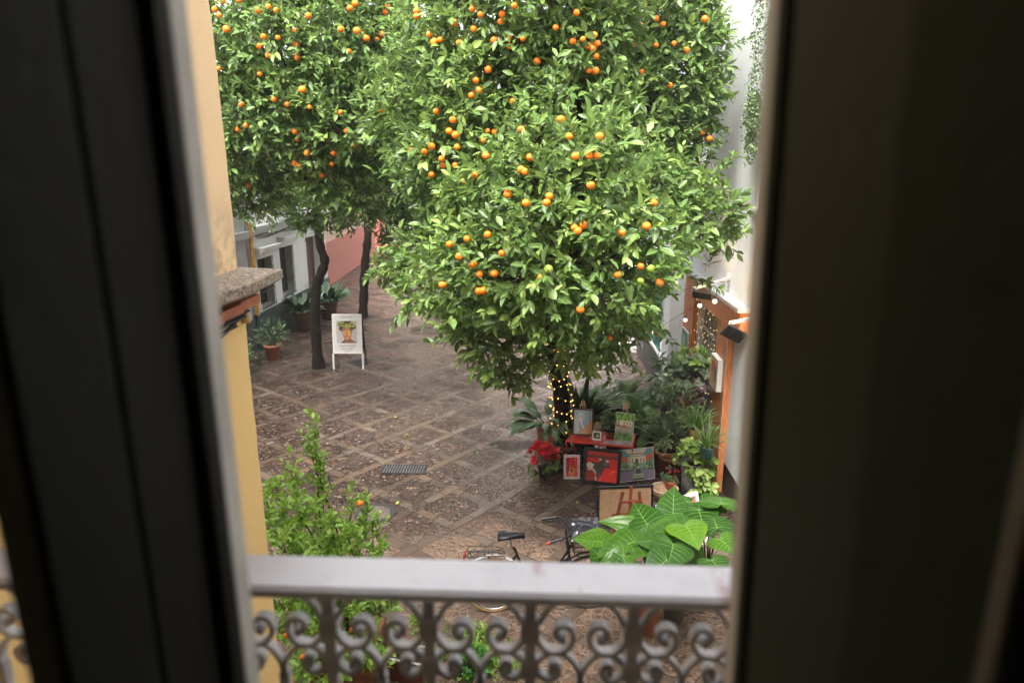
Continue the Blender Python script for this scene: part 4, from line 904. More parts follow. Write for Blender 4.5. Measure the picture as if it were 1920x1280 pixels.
def cloud(t,pts,N,nleaf,slen,L_,W_,mt,droop=.25,name='foliage',twc=None,prof='small',facing=.8):
    a=sprigs(np.array(pts),np.array(N),nleaf,slen,L_,W_,droop=droop,facing=facing); ex=None
    if twc is not None: ex=twigarr(np.tile(np.array(twc),(len(pts),1)),np.array(pts)+unit(np.array(N))*slen*.5,.003)
    return leafcloud(name,*a,mt,t,prof=prof,extra=ex)
def ballpts(c,rx,ry,rz,n,seed=0):
    v=unit(nr.normal(size=(n,3))); rr=(.45+.55*nr.random(n)**.6)[:,None]; return np.array(c)+v*rr*np.array((rx,ry,rz)),v+np.array((0,0,.3))
def potted(name,label,cat,x,y,z=0,group=None): return thing(name,label,cat,(x,y,z),group=group)
# left wall pots
q=aZ(513,672); t=potted('potted_plant','terracotta pot with small leafy herb on the paving, nearest the dark green wall base','potted plant',q.x,q.y); pot(t,q.x,q.y,0,.235,.40,TERRA)
p_,n_=ballpts((q.x,q.y,.68),.36,.3,.32,110); cloud(t,p_,n_,9,.16,.045,.026,HERB,twc=(q.x,q.y,.36))
t=potted('climbing_shrub','loose green shrub growing at the wall beside the green drainpipe base','shrub',-7.55,16.0); p_,n_=ballpts((-7.5,15.6,.65),.35,.5,.75,150); cloud(t,p_,n_,8,.18,.07,.04,HERB,twc=(-7.55,15.7,.02))
q=aZ(572,617); t=potted('potted_plant','broad dark aspidistra in brown pot left of the crooked trunk','potted plant',q.x,q.y); pot(t,q.x,q.y,0,.33,.60,TERRAD); strapleaves('foliage',t,(q.x,q.y,.52),95,.80,.17,DKG,spread=1.3,up=.9,seed=3,base_r=.2,stalk=.25); strapleaves('pale_foliage',t,(q.x+.1,q.y-.15,.5),7,.5,.13,LIME,spread=1.,seed=5,stalk=.3,arch=1.5)
q=aZ(617,596); t=potted('potted_plant','broad dark aspidistra in brown pot right of the crooked trunk','potted plant',q.x,q.y); pot(t,q.x,q.y,0,.33,.60,TERRAD); strapleaves('foliage',t,(q.x,q.y,.52),100,.85,.16,DKG,spread=1.3,up=.9,seed=4,base_r=.2,stalk=.25)
# group by the near trunk
q=aZ(1024,851); t=potted('potted_plant','dark aspidistra in square salmon terracotta planter left of the near trunk','potted plant',q.x,q.y+.17)
M=Matrix.Translation((q.x,q.y+.17,0))@Matrix.Rotation(R(8),4,'Z'); b=MB()
for z0,z1,a in ((0,.50,.150),(.42,.455,.165)): b.box((-a,-a,z0),(a,a,z1),M,bev=.006)
b.build('pot',TERRAL,t); strapleaves('foliage',t,(q.x,q.y+.17,.47),52,.80,.19,DKG,spread=1.5,up=.8,seed=8,base_r=.08,stalk=.3,tint=(.5,1.),arch=1.5)
q=aZ(1019,893); t=potted('poinsettia','red poinsettia in small black pot on the paving','potted plant',q.x,q.y); pot(t,q.x,q.y,0,.10,.17,BLKP,rim=False)
p_,n_=ballpts((q.x,q.y,.40),.20,.17,.13,20); n_[:,2]+=.7; cloud(t,p_,n_,8,.04,.125,.062,REDL,droop=.3,name='bracts',prof='citrus'); p_,n_=ballpts((q.x,q.y,.24),.22,.2,.12,16); n_[:,2]-=.3; cloud(t,p_,n_,7,.06,.11,.06,LEAF,droop=.5,prof='citrus',twc=(q.x,q.y,.15))
q=aZ(1048,878); t=potted('potted_plant','small brown pot with trailing green leaves between poinsettia and red table','potted plant',q.x,q.y+.2); pot(t,q.x,q.y+.2,0,.14,.26,TERRAD); p_,n_=ballpts((q.x,q.y+.2,.31),.17,.15,.08,40); cloud(t,p_,n_,7,.07,.045,.03,HERB)
# fern bank behind the table
for i,(px,py,yy_,L_,n,lab) in enumerate(((1105,760,11.9,.75,26,'arching green fern behind the framed tower picture'),(1150,770,12.2,.8,30,'arching green fern behind the red table'),(1200,760,11.9,.85,34,'arching green fern between red table and wooden leaf'),(1222,800,11.4,.8,30,'drooping green fern right of the painted garden canvas'),(1175,735,12.7,.8,26,'tall green fern at the back of the plant group'))):
    q=aY(px,py,yy_); t=potted('fern',lab,'fern',q.x,q.y); zb=max(.35,q.z-.25); pot(t,q.x,q.y,0,.2,zb,TERRAD,taper=.6); ferns(t,(q.x,q.y,zb+.05),n,L_*.95,20+i)
q=aY(1150,850,11.35); t=potted('potted_plant','dark low bushy plant filling the shade under the red table','potted plant',q.x,q.y); pot(t,q.x,q.y,0,.16,.22,TERRAD); strapleaves('foliage',t,(q.x,q.y,.2),60,.5,.05,DKG,spread=1.2,seed=14,base_r=.15,tint=(.1,.6))
q=aY(1090,760,11.8); t=potted('potted_plant','dark glossy broad-leaved plant just behind the near trunk','potted plant',q.x,q.y); pot(t,q.x,q.y,0,.2,.4,TERRAD); strapleaves('foliage',t,(q.x,q.y,.4),40,.95,.13,DKG,spread=.9,seed=15,base_r=.1,stalk=.3)
# ---- red folding table
REDP=mat('worn_red_paint',(.62,.045,.03),.3,.2,5,.15,40,c2=(.16,.10,.07),c2at=(.55,.64))
TZ=.56; ta_=aZ(1060,826,TZ); tb_=aZ(1186,838,TZ); tc_=aZ(1192,812,TZ); td_=aZ(1078,806,TZ)
t=thing('red_table','low worn red metal folding table with slim legs beside the near trunk','table',((ta_.x+tb_.x)/2,(ta_.y+tc_.y)/2,0))
b=MB(); mid0=(ta_+tb_)/2; mid1=(td_+tc_)/2
for A_,B_,C_,D_ in ((ta_,mid0-Vector((.004,0,0)),mid1-Vector((.004,0,0)),td_),(mid0+Vector((.004,0,0)),tb_,tc_,mid1+Vector((.004,0,0)))):
    vs=[*(Vector((p.x,p.y,TZ)) for p in (A_,B_,C_,D_)),*(Vector((p.x,p.y,TZ-.025)) for p in (A_,B_,C_,D_))]
    b.add(vs,[(0,1,2,3),(7,6,5,4),(0,4,5,1),(1,5,6,2),(2,6,7,3),(3,7,4,0)])
b.build('table_top',REDP,t,bevel=.004)
for (p0,p1) in ((ta_,td_),(tb_,tc_),(mid0,mid1)):
    for pa,pb_ in ((p0,p1),(p1,p0)):
        a=pa.lerp(pb_,.08)
        a2=a.lerp(Vector(((ta_.x+tb_.x)/2,a.y,0)),.06)
        MB().tube([(a.x,a.y,TZ-.028),(a2.x,a2.y,.0)],.011,7).build('leg',REDP,t)
def TT(u,v): return ta_.lerp(tb_,u).lerp(td_.lerp(tc_,u),v)
# mini easels + pictures
def easel(name,label,loc,rz,h,w_,m,r_=.009,zshelf=.12,depth=.5):
    t=thing(name,label,'easel',loc,rz); 
    for s in (-1,1): MB().tube([(s*w_/2,-.0,.0),(s*w_*.08,h*.16,h)],r_,6).build('leg',m,t,world=False)
    MB().tube([(0,h*depth,0),(0,h*.15,h*.93)],r_,6).build('leg',m,t,world=False)
    MB().box((-w_*.48,h*.16*zshelf-.03,h*zshelf),(w_*.48,h*.16*zshelf+.0,h*zshelf+.016)).build('shelf',m,t,world=False)
    MB().box((-w_*.2,h*.16*.86,h*.86),(w_*.2,h*.16*.86+.012,h*.86+.02)).tube([(0,h*.16,h*.8),(0,h*.17,h*1.03)],r_*.9,6).build('mast',m,t,world=False); return t
blue=(.22,.42,.55); 
q=TT(.12,.45); e=easel('table_easel','pale wood table easel holding the tower picture',(q.x+.08,q.y,TZ),R(-4),.60,.26,PINEW)
tower=[((.30,.47,.58),rect(0,0,1,1)),((.45,.60,.68),rect(0,.55,.6,1)),((.62,.66,.72),rect(0,0,.3,.75)),((.62,.30,.14),[(1,.6),(1,0),(.35,0),(.55,.28)]),((.70,.42,.25),[(.2,0),(.8,0),(.6,.16),(.3,.12)]),((.80,.80,.80),rect(.26,.55,.46,.88)),((.35,.4,.45),rect(.31,.68,.345,.80)),((.35,.4,.45),rect(.38,.68,.415,.80)),((.78,.80,.84),[(.30,.55),(.42,.55),(.62,.2),(.52,.2)]),((.40,.20,.12),[(.86,0),(.93,0),(.90,1),(.84,1)])]
framed('framed_picture','brown-framed painting of a white tower against blue sky, on the red table',.34,.45,.022,.02,FRD,tower,(q.x+.085,q.y-.045,TZ+.045),R(-4),R(9),blue)
q=TT(.44,.25); e=easel('table_easel','tiny pale wood easel holding the smallest white-framed picture',(q.x,q.y,TZ),R(-14),.30,.15,PINEW,.008)
framed('framed_picture','smallest white-framed picture of a yellow bird on the red table',.145,.145,.020,.012,FRW,[((.05,.07,.03),rect(0,0,1,1)),((.75,.60,.10),ell(.6,.45,.16,.2)),((.65,.5,.08),ell(.72,.66,.1,.1))],(q.x,q.y-.035,TZ+.025),R(-14),R(10),(.05,.07,.03))
q=TT(.83,.35); e=easel('table_easel','pale wood table easel with forked top holding the garden canvas',(q.x+.015,q.y,TZ),R(-16),.62,.22,PINEW,.010)
b=MB().box((-.05,.09,.56),(-.036,.105,.66)).box((.036,.09,.56),(.05,.105,.66)).box((-.05,.09,.55),(.05,.105,.562)); b.build('fork',PINEW,e,world=False)
gard=[((.45,.40,.26),rect(0,.30,1,.62)),((.10,.28,.05),rect(0,.72,1,1))]+blobs(46,[(.15,.40,.05),(.25,.52,.08),(.08,.22,.04),(.35,.6,.12)],(0,.74,1,1),.09,3)+[((.75,.68,.5),rect(.08,.55,.95,.74)),((.12,.10,.08),rect(.15,.58,.22,.72)),((.12,.10,.08),rect(.45,.56,.50,.70)),((.12,.10,.08),rect(.62,.58,.67,.70)),((.12,.10,.08),rect(.78,.57,.83,.69)),((.60,.20,.08),ell(.5,.52,.12,.07)),((.5,.18,.08),ell(.16,.55,.14,.04)),((.55,.5,.42),[(.0,.40),(1,.34),(1,.42),(0,.50)]),((.45,.15,.07),ell(.25,.26,.18,.03))]+blobs(34,[(.08,.28,.06),(.2,.42,.1),(.05,.15,.05)],(0,0,1,.24),.07,4)+blobs(14,[(.6,.55,.45),(.35,.33,.36)],(.2,.28,1,.42),.05,5)
framed('canvas_painting','unframed bright green garden canvas standing on the red table',.30,.46,.004,.02,FRW,gard,(q.x+.01,q.y-.055,TZ+.035),R(-16),R(12),(.25,.4,.12))
q=TT(.62,.55); t=thing('flower_pot','dark patterned ceramic pot with small grey-green bush on the red table','potted plant',(q.x,q.y,TZ))
m,g,p=newmat('patterned_glaze'); f,_=g.noise(g.obj(),26,2,.4); zz=g.n('ShaderNodeSeparateXYZ'); g.put(zz.inputs[0],g.obj()); g.put(p.inputs['Base Color'],g.mix(g.step(zz.outputs[2],.118,.125),g.ramp(f,[(.35,(.04,.012,.01)),(.45,(.40,.22,.10)),(.52,(.35,.05,.03)),(.6,(.45,.3,.16)),(.7,(.03,.02,.02))]),(.01,.012,.02))); g.put(p.inputs['Roughness'],.25)
pot(t,q.x,q.y,TZ,.10,.16,m,taper=.68,rim=True); p_,n_=ballpts((q.x,q.y,TZ+.29),.17,.15,.12,90); cloud(t,p_,n_,9,.06,.022,.012,HERB,twc=(q.x,q.y,TZ+.15))
tag(MB().add([TT(.55,.05)+Vector((0,0,.006)),TT(.76,.05)+Vector((0,0,.006)),TT(.77,.3)+Vector((0,0,.006)),TT(.58,.3)+Vector((0,0,.006))],[(0,1,2,3)]).add([TT(.70,.02)+Vector((0,0,.009)),TT(.98,.03)+Vector((0,0,.009)),TT(.985,.40)+Vector((0,0,.009)),TT(.72,.38)+Vector((0,0,.009))],[(0,1,2,3)]).build('paper_print',mat('print_paper',(.32,.30,.36),.4,.4,9,.05,c2=(.5,.3,.2),c2at=(.5,.6))),'muted lilac prints lying flat at the right end of the red table','print')
# ground pictures
guit=[((.78,.02,.015),rect(0,0,1,1)),((.25,.01,.01),rect(.02,.25,.3,.95)),((.3,.012,.01),rect(.6,.3,.72,.98)),((.62,.24,.07),ell(.5,.2,.30,.22)),((.60,.22,.06),ell(.48,.40,.2,.16)),((.08,.02,.01),ell(.5,.30,.09,.07)),((.13,.03,.02),rect(.44,.42,.54,.98)),((.85,.25,.15),ell(.80,.85,.07,.05)),((.85,.3,.2),ell(.88,.33,.07,.05)),((.7,.1,.06),ell(.15,.6,.05,.04))]
q=aZ(1072,898); framed('framed_picture','pale lilac-framed picture of a guitar on red, leaning at the table foot','.'and .27,.40,.042,.02,mat('lilac_frame',(.55,.46,.50),.5,.08,8,.1),guit,(q.x,q.y+.02,0),R(3),R(12),(.5,.02,.02))
bulls=[((.62,.010,.012),rect(0,0,1,1)),((.10,.02,.012),rect(0,.78,1,.86)),((.30,.015,.012),rect(0,.86,1,.93)),((.80,.016,.012),[(.45,0),(1,0),(1,.48),(.62,.4)]),((.28,.012,.014),[(0,0),(.3,0),(.24,.35),(0,.4)]),((.035,.03,.028),[(.25,.28),(.5,.2),(.56,.45),(.75,.5),(.72,.72),(.5,.8),(.38,.62),(.2,.66),(.08,.52)]),((.55,.50,.42),[(.0,.46),(.18,.42),(.26,.55),(.1,.62),(0,.56)]),((.45,.40,.34),[(.05,.34),(.2,.36),(.3,.22),(.34,.3),(.22,.44),(.03,.42)]),((.50,.46,.4),rect(.30,.02,.36,.16)),((.06,.04,.04),[(.34,.1),(.42,.1),(.5,.42),(.4,.46)]),((.5,.47,.43),ell(.66,.70,.06,.05)),((.42,.4,.38),ell(.44,.74,.05,.04)),((.65,.30,.16),[(.43,.0),(.46,0),(.52,.14),(.49,.14)]),((.8,.3,.2),ell(.88,.36,.05,.02)),((.75,.12,.06),ell(.8,.28,.08,.03)),((.10,.08,.07),ell(.62,.6,.1,.08))]
q0=aZ(1093,904); q1=aZ(1160,912); rz=math.atan2(q1.y-q0.y,q1.x-q0.x); framed('framed_picture','large black-framed red and black dancing scene leaning at the table foot',(q1-q0).length+.03,.58,.055,.03,FRB,bulls,((q0.x+q1.x)/2,(q0.y+q1.y)/2,0),rz,R(16),(.42,.01,.01))
pal=[((.14,.30,.32),rect(0,.55,1,1)),((.62,.55,.40),[(.18,1),(.85,1),(.68,.78),(.36,.78)]),((.35,.5,.55),[(.35,1),(.68,1),(.62,.95),(.42,.95)]),((.18,.11,.07),[(.30,.86),(.72,.86),(.70,.83),(.33,.83)]),((.50,.14,.05),[(.72,.74),(.98,.86),(.98,.62),(.78,.58)]),((.50,.16,.07),[(.30,.74),(.06,.84),(.06,.60),(.24,.58)]),((.66,.58,.42),rect(.27,.52,.78,.76)),((.07,.06,.05),ell(.52,.60,.045,.10)),((.25,.2,.14),rect(.3,.55,.33,.70)),((.25,.2,.14),rect(.38,.55,.41,.70)),((.25,.2,.14),rect(.62,.55,.65,.70)),((.25,.2,.14),rect(.7,.55,.73,.70)),((.10,.08,.10),rect(0,0,1,.36)),((.22,.17,.25),[(0,.3),(.45,.34),(.36,.0),(0,0)]),((.24,.20,.27),[(1,.3),(.62,.34),(.72,0),(1,0)])]+blobs(40,[(.08,.18,.07),(.18,.32,.12),(.5,.5,.25),(.25,.4,.25)],(.05,.40,.95,.54),.06,9)+[((.25,.4,.42),[(.44,.40),(.60,.40),(.70,.08),(.34,.08)]),((.05,.07,.05),rect(.45,.22,.60,.38)),((.05,.05,.04),rect(.42,.24,.63,.28)),((.45,.44,.25),rect(.36,.10,.66,.19)),((.1,.12,.06),rect(.38,.125,.64,.145))]
q0=aZ(1163,905); q1=aZ(1226,898); rz=math.atan2(q1.y-q0.y,q1.x-q0.x); framed('canvas_painting','unframed painting of a white arcaded courtyard with pool, standing right of the black frame',(q1-q0).length+.03,.52,.006,.022,FRW,pal,((q0.x+q1.x)/2,(q0.y+q1.y)/2+.03,0),rz,R(15),(.2,.3,.3))
# easel seen from behind with board
q0=aZ(1128,1003); ex_,ey=1.22,8.75
t=thing('display_easel','red-brown wooden easel seen from behind, partly hidden by big leaves','easel',(ex_,8.62,0),R(186))
zt_=aY(1175,905,ey).z
for s in (-1,1): MB().box((-.02,-.012,0),(.02,.012,zt_*1.0),Matrix.Translation((s*.20,0,0))@Matrix.Rotation(R(-7*s),4,'Y')@Matrix.Rotation(R(-8),4,'X')).build('leg',REDW,t,world=False)
MB().box((-.02,-.012,0),(.02,.012,zt_*1.0),Matrix.Translation((0,.50,0))@Matrix.Rotation(R(22),4,'X')).build('leg',REDW,t,world=False)
MB().box((-.02,.08,.35),(.02,.10,zt_+.06)).build('mast',REDW,t,world=False)
MB().box((-.16,.10,zt_-.18),(.16,.12,zt_-.145)).box((-.24,.04,.32),(.24,.06,.36)).build('crossbar',REDW,t,world=False)
z1=aY(1130,912,8.8).z; z0=.06
t=thing('framed_board','black-edged brown board seen from behind on the display easel','picture',(1.20,8.80,z0),R(8),rx=-R(6))
MB().box((-.40,-.03,0),(-.37,.0,z1-z0)).box((.37,-.03,0),(.40,0,z1-z0)).box((-.37,-.03,0),(.37,0,.03)).box((-.37,-.03,z1-z0-.035),(.37,0,z1-z0)).build('frame',FRB,t,world=False); MB().box((-.37,-.022,.03),(.37,-.006,z1-z0-.035)).build('backing',BOARD,t,world=False)
# leaning frames behind the elephant ears
for i,(x,y,rz,w_,h_,tl,lab) in enumerate(((1.95,8.45,35,.75,.62,14,'white-edged picture seen edge-on leaning behind the elephant ear leaves'),(2.30,8.55,60,.6,.55,10,'brown-backed picture leaning behind the elephant ear stems'))):
    t=thing('leaning_picture',lab,'picture',(x,y,.0),R(rz),rx=-R(tl)); b=MB().box((-w_/2,-.03,h_-.04),(w_/2,.03,h_)).box((-w_/2,-.03,0),(-w_/2+.04,.03,h_-.04)).box((w_/2-.04,-.03,0),(w_/2,.03,h_-.04)).box((-w_/2+.04,-.03,0),(w_/2-.04,.03,.04)); b.build('frame',FRW,t,world=False); MB().box((-w_/2+.04,-.01,.04),(w_/2-.04,.01,h_-.04)).build('backing',mat('rose_board',(.36,.17,.12),.7,.2,8,.15),t,world=False)
# ---- plant stand by the gallery opening (right)
SHELF=mat('old_shelf_wood',(.07,.05,.035),.8,.3,12,.4)
t=thing('plant_stand','dark stepped wooden plant stand in front of the gallery grille','plant stand',(2.55,11.4,0)); 
for k,(x0,x1,z) in enumerate(((2.0,2.28,.42),(2.29,2.52,.85),(2.53,2.74,1.25))): MB().box((x0,10.75,z-.03),(x1,12.3,z)).build('shelf',SHELF,t)
for yk in (10.78,12.24):
    for x,z in ((2.03,.39),(2.4,.82),(2.7,1.22)): MB().box((x-.015,yk-.015,0),(x+.015,yk+.015,z)).build('leg',SHELF,t)
REDPOT=mat('red_pot',(.38,.05,.03),.4,.15,10,.1); YPOT=mat('yellow_pot',(.55,.36,.08),.35,.15,8,.1); TPOT=mat('teal_pot',(.03,.10,.10),.3,.2,8,.1); GPOT=mat('grey_pot',(.26,.29,.30),.55,.2,8,.2,c2=(.4,.36,.3),c2at=(.62,.7))
def rp(px,py,x): return aX(px,py,x)
q=rp(1304,712,2.62); t=potted('potted_plant','red pot with big silvery begonia leaves high on the plant stand','potted plant',q.x,q.y,1.25); pot(t,q.x,q.y,1.25,.115,.17,REDPOT)
p_,n_=ballpts((q.x-.12,q.y+.1,1.55),.28,.55,.28,44); n_+=np.array((-.5,-.7,.3)); cloud(t,p_,n_,4,.06,.20,.15,SILV,prof='small',twc=(q.x,q.y,1.38))
p_,n_=ballpts((q.x-.03,q.y,1.78),.2,.4,.16,34); cloud(t,p_,n_,5,.06,.12,.08,LIME,prof='small',name='pale_foliage')
q=rp(1330,745,2.6); t=potted('potted_plant','small pot with pinkish purple leaves beside the near wood leaf','potted plant',q.x,10.95,1.25); q.y=10.95; pot(t,q.x,q.y,1.25,.1,.15,TERRA); p_,n_=ballpts((q.x-.06,q.y,1.40),.2,.22,.22,46); n_+=np.array((-.4,-.6,.1)); cloud(t,p_,n_,6,.06,.075,.045,PURP,prof='small',twc=(q.x,q.y,1.38))
q=rp(1305,800,2.4); t=potted('potted_plant','yellow pot with striped spider plant on the middle shelf','potted plant',q.x,q.y,.85); pot(t,q.x,q.y,.85,.11,.19,YPOT,rim=False); strapleaves('foliage',t,(q.x,q.y,1.02),85,.50,.026,FERN,spread=1.2,seed=31,arch=1.4,tint=(.4,1.))
q=rp(1325,800,2.42); t=potted('potted_plant','teal pot with thin green grassy leaves next to the yellow pot','potted plant',q.x,q.y-.1,.85); pot(t,q.x,q.y-.1,.85,.11,.18,TPOT,rim=False); strapleaves('foliage',t,(q.x,q.y-.1,1.0),70,.48,.024,FERN,spread=1.1,seed=32,arch=1.3,tint=(.3,.9))
q=rp(1262,790,2.15); t=potted('potted_plant','tall feathery grey-green plant at the far side of the plant stand','potted plant',q.x,q.y); pot(t,q.x,q.y,0,.2,.36,TERRAD); p_,n_=ballpts((q.x,q.y,1.0),.30,.40,.58,110); cloud(t,p_,n_,8,.2,.085,.03,HERB,twc=(q.x,q.y,.36))
q=rp(1250,720,2.3); t=potted('potted_plant','tall dark leafy plant below the hanging green landscape picture','potted plant',q.x,q.y); pot(t,q.x,q.y,0,.2,.36,TERRAD); p_,n_=ballpts((q.x,q.y,1.15),.26,.4,.40,52); cloud(t,p_,n_,6,.16,.14,.075,SILV,twc=(q.x,q.y,.36),prof='citrus')
q=aZ(1252,893); t=potted('potted_plant','large plain terracotta pot with spiky thin leaves on the paving right of the courtyard painting','potted plant',q.x,q.y+.2); pot(t,q.x,q.y+.2,0,.24,.42,TERRA); strapleaves('foliage',t,(q.x+.05,q.y+.2,.42),80,.75,.022,SILV,spread=1.1,seed=33,arch=1.1,tint=(.2,.8),base_r=.1)
q=aZ(1235,938); t=thing('basket','pale wicker-rimmed basket on the paving behind the tallest elephant ear leaf','basket',(q.x+.1,q.y+.1,0)); b=MB().lathe([(.0,.0),(.13,.0),(.19,.10),(.20,.16),(.185,.16),(.12,.02),(0,.02)],(q.x+.1,q.y+.1,0),20); b.build('body',mat('wicker',(.42,.28,.17),.8,.3,40,.8,80),t); MB().tube([(q.x+.1+.2*math.cos(a/20*6.283),q.y+.1+.2*math.sin(a/20*6.283),.165) for a in range(21)],.014,7).build('rim',mat('wicker_rim',(.55,.40,.28),.7,.2,30,.5),t)
q=aZ(1313,925); q=Vector((2.32,9.75,0)); t=potted('potted_plant','grey-blue pot overflowing with yellow-green variegated pothos','potted plant',q.x,q.y); pot(t,q.x,q.y,0,.18,.62,mat('blue_grey_glaze',(.20,.22,.24),.3,.3,8,.1,c2=(.35,.2,.1),c2at=(.6,.66)),rim=False,taper=.8)
p_,n_=ballpts((q.x+.02,q.y-.05,.68),.24,.22,.20,30); n_+=np.array((0,-.5,.3)); cloud(t,p_,n_,5,.08,.13,.095,LIME,droop=.6,prof='small'); p_,n_=ballpts((q.x+.12,q.y-.22,.38),.13,.1,.34,22); n_+=np.array((0,-.8,-.4)); cloud(t,p_,n_,4,.08,.12,.09,LIME,droop=.8,prof='small',name='trailing_foliage')
q=Vector((2.05,9.95,0)); t=potted('potted_plant','small red-flowered plant in terracotta pot beside the pothos','potted plant',q.x,q.y); pot(t,q.x,q.y,0,.12,.22,TERRA); p_,n_=ballpts((q.x,q.y,.30),.12,.1,.1,30); cloud(t,p_,n_,6,.05,.05,.035,HERB); b=MB(); 
for _ in range(7): b.sphere((q.x+rng.uniform(-.1,.1),q.y+rng.uniform(-.1,.05),.36+rng.uniform(-.03,.05)),.022,7,5)
b.build('red_blossom',mat('red_blossom_mat',(.5,.02,.05),.6,.2,10,.1),t)
# hanging plant, upper right
q=aX(1408,185,2.62); t=thing('hanging_plant','trailing small-leaved plant hanging down the upper white wall','hanging plant',(2.7,q.y,q.z+.35)); pot(t,2.70,q.y,q.z+1.15,.13,.2,TERRA)
MB().tube([(2.849,q.y,q.z+1.5),(2.70,q.y,q.z+1.5),(2.70,q.y,q.z+1.34)],.006,6).build('hook',IRON,t)
P_=[];N_=[];tw0=[];tw1=[]
for k in range(46):
    x=2.66+rng.uniform(-.10,.05); y=q.y+rng.uniform(-.34,.22); z=q.z+1.28 if k<7 else q.z+.12-abs(y-q.y)*.8; L_=rng.uniform(1.3,1.9) if k<7 else rng.uniform(.25,.95)*(1-abs(y-q.y)*.5); n=int(L_/.035); pv_=None
    for i in range(n):
        p=(x+.02*math.sin(i*.5+k),y+.035*math.sin(i*.33+k*2),z-i*.035); P_.append(p); N_.append((rng.uniform(-1,1),rng.uniform(-1,1),-.3)); 
        if pv_: tw0.append(pv_);tw1.append(p)
        pv_=p
a=sprigs(np.array(P_),np.array(N_),3,.05,.034,.024,droop=.2); leafcloud('foliage',*a,HERB,t,prof='small',extra=twigarr(tw0,tw1,.002))
# ---- elephant ears (bottom right)
def ear(t,tip,base,stem0,w_,seed,tint,roll=0):
    """one big heart leaf: base = where the stalk joins, tip = leaf tip"""
    r=random.Random(seed); B_=Vector(base); T_=Vector(tip); ax=(T_-B_); L_=ax.length; ax.normalize(); tc=(CAM-B_).normalized(); side=ax.cross((Vector((0,0,.55))+tc*.8)).normalized(); side=(Matrix.Rotation(r.uniform(-.3,.3),3,ax)@side); nn=side.cross(ax).normalized()
    out=[(-.14,.03),(-.27,.09),(-.345,.19),(-.35,.29),(-.29,.39),(-.18,.46),(-.04,.50),(.10,.505),(.24,.475),(.38,.42),(.52,.345),(.65,.26),(.77,.175),(.88,.095),(.95,.04),(1.0,0)]
    V=[];T=[];Mi=[];Fc=[]; nU=len(out); nr_=10; ph=r.random()*6; cup=r.uniform(.10,.26); dr=r.uniform(.10,.30); asy=r.uniform(-.06,.06)
    def P3(u,v):
        av=abs(v)*2; wave=.020*math.sin(u*14+ph+(2 if v>0 else 0))*av**2*L_; quilt=.006*L_*math.sin(u*34-av*16)*min(1,av*3)
        return B_+ax*u*L_+side*(v+asy*max(0,u)*(1-max(0,u)))*L_*w_+nn*(cup*L_*w_*(av*.5-av**2.2*.55)-dr*(max(0,u)**2)*L_-.10*L_*max(0,-u)*2+wave+quilt)
    for sg in (-1,1):
        b=len(V)
        for (u,v) in out:
            for k in range(nr_+1):
                s=k/nr_; cu=max(0,u)*.97; uu=cu+(u-cu)*s; vv=v*s; V.append(P3(uu,vv*sg)); T.append(tint+.06*math.sin(uu*34-vv*32)+r.uniform(-.02,.02)); Mi.append(0)
        for i in range(nU-1):
            for k in range(nr_):
                a=b+i*(nr_+1)+k; q_=(a,a+nr_+1,a+nr_+2,a+1); Fc.append(q_ if sg>0 else q_[::-1])
    rawmesh('leaf',V,Fc,T,Mi,EAR,t)
    b=MB(); b.tube([P3(u,0)+nn*.002 for u in (-.0,.2,.4,.6,.8,.97)],[.005,.004,.0035,.003,.002,.001],5,False)
    for u0_,uv,vv in ((.0,-.28,.30),(.01,-.10,.46),(.05,.10,.49),(.16,.30,.44),(.30,.48,.355),(.45,.63,.26),(.60,.76,.17)):
        for sg in (-1,1): b.tube([P3(u0_+(uv-u0_)*q,vv*sg*q)+nn*(.003) for q in (0,.25,.5,.75,.96)],[.0022,.002,.0017,.0013,.0007],4,False)
    b.build('leaf_vein',mat('pale_vein',(.13,.27,.05),.4,.1,10,0),t)
    s0=Vector(stem0); b=MB(); m_=s0.lerp(B_,.5)+Vector((rng.uniform(-.04,.04),.05,.12)); b.tube(smoothp([s0,m_,B_],6),.010,7); b.build('stem',BARKS,t)
PE=aZ(1215,1190); PE2=aZ(1265,1165); PE3=aZ(1325,1135)
t=thing('elephant_ear','nearest elephant ear plant with bright leaves in a tall salmon pot','potted plant',(PE.x,PE.y,0),group='elephant ear plants by the bicycle'); pot(t,PE.x,PE.y+.08,0,.185,.46,TERRAL,taper=.6)
def E(t,base,tip,db,dt_,w_,seed,tint,st,roll=0):
    tip=(base[0]+(tip[0]-base[0])*.82,base[1]+(tip[1]-base[1])*.82); dt_=db+(dt_-db)*.82
    ear(t,aD(*tip,dt_),aD(*base,db),st,w_,seed,tint,roll)
st=(PE.x,PE.y+.1,.45)
E(t,(1130,1016),(1066,1006),6.95,6.75,.85,1,.80,st,.3)
E(t,(1192,1015),(1105,1042),6.8,6.5,.9,2,.62,st,.2)
E(t,(1150,1062),(1095,1010),6.6,6.9,.9,12,.45,st,.0)
E(t,(1178,1052),(1135,1085),6.5,6.3,1.1,3,.55,st,0)
E(t,(1215,985),(1180,925),7.0,7.35,.95,4,.42,st,-.2)
E(t,(1205,990),(1108,962),7.1,7.0,.6,5,.66,st,0)
E(t,(1170,1040),(1110,1062),6.5,6.4,.8,13,.7,st,.5)
t=thing('elephant_ear','middle elephant ear plant with tallest glossy leaf in a grey pot','potted plant',(PE2.x,PE2.y,0),group='elephant ear plants by the bicycle'); pot(t,PE2.x,PE2.y+.08,0,.175,.38,GPOT,taper=.62)
st=(PE2.x,PE2.y+.1,.37)
E(t,(1262,965),(1268,892),7.2,7.5,.85,6,.45,st,-.75)
E(t,(1285,1010),(1175,1012),6.9,6.6,1.0,7,.60,st,.35)
E(t,(1285,985),(1315,1025),6.8,6.5,1.25,8,.88,st,-.2)
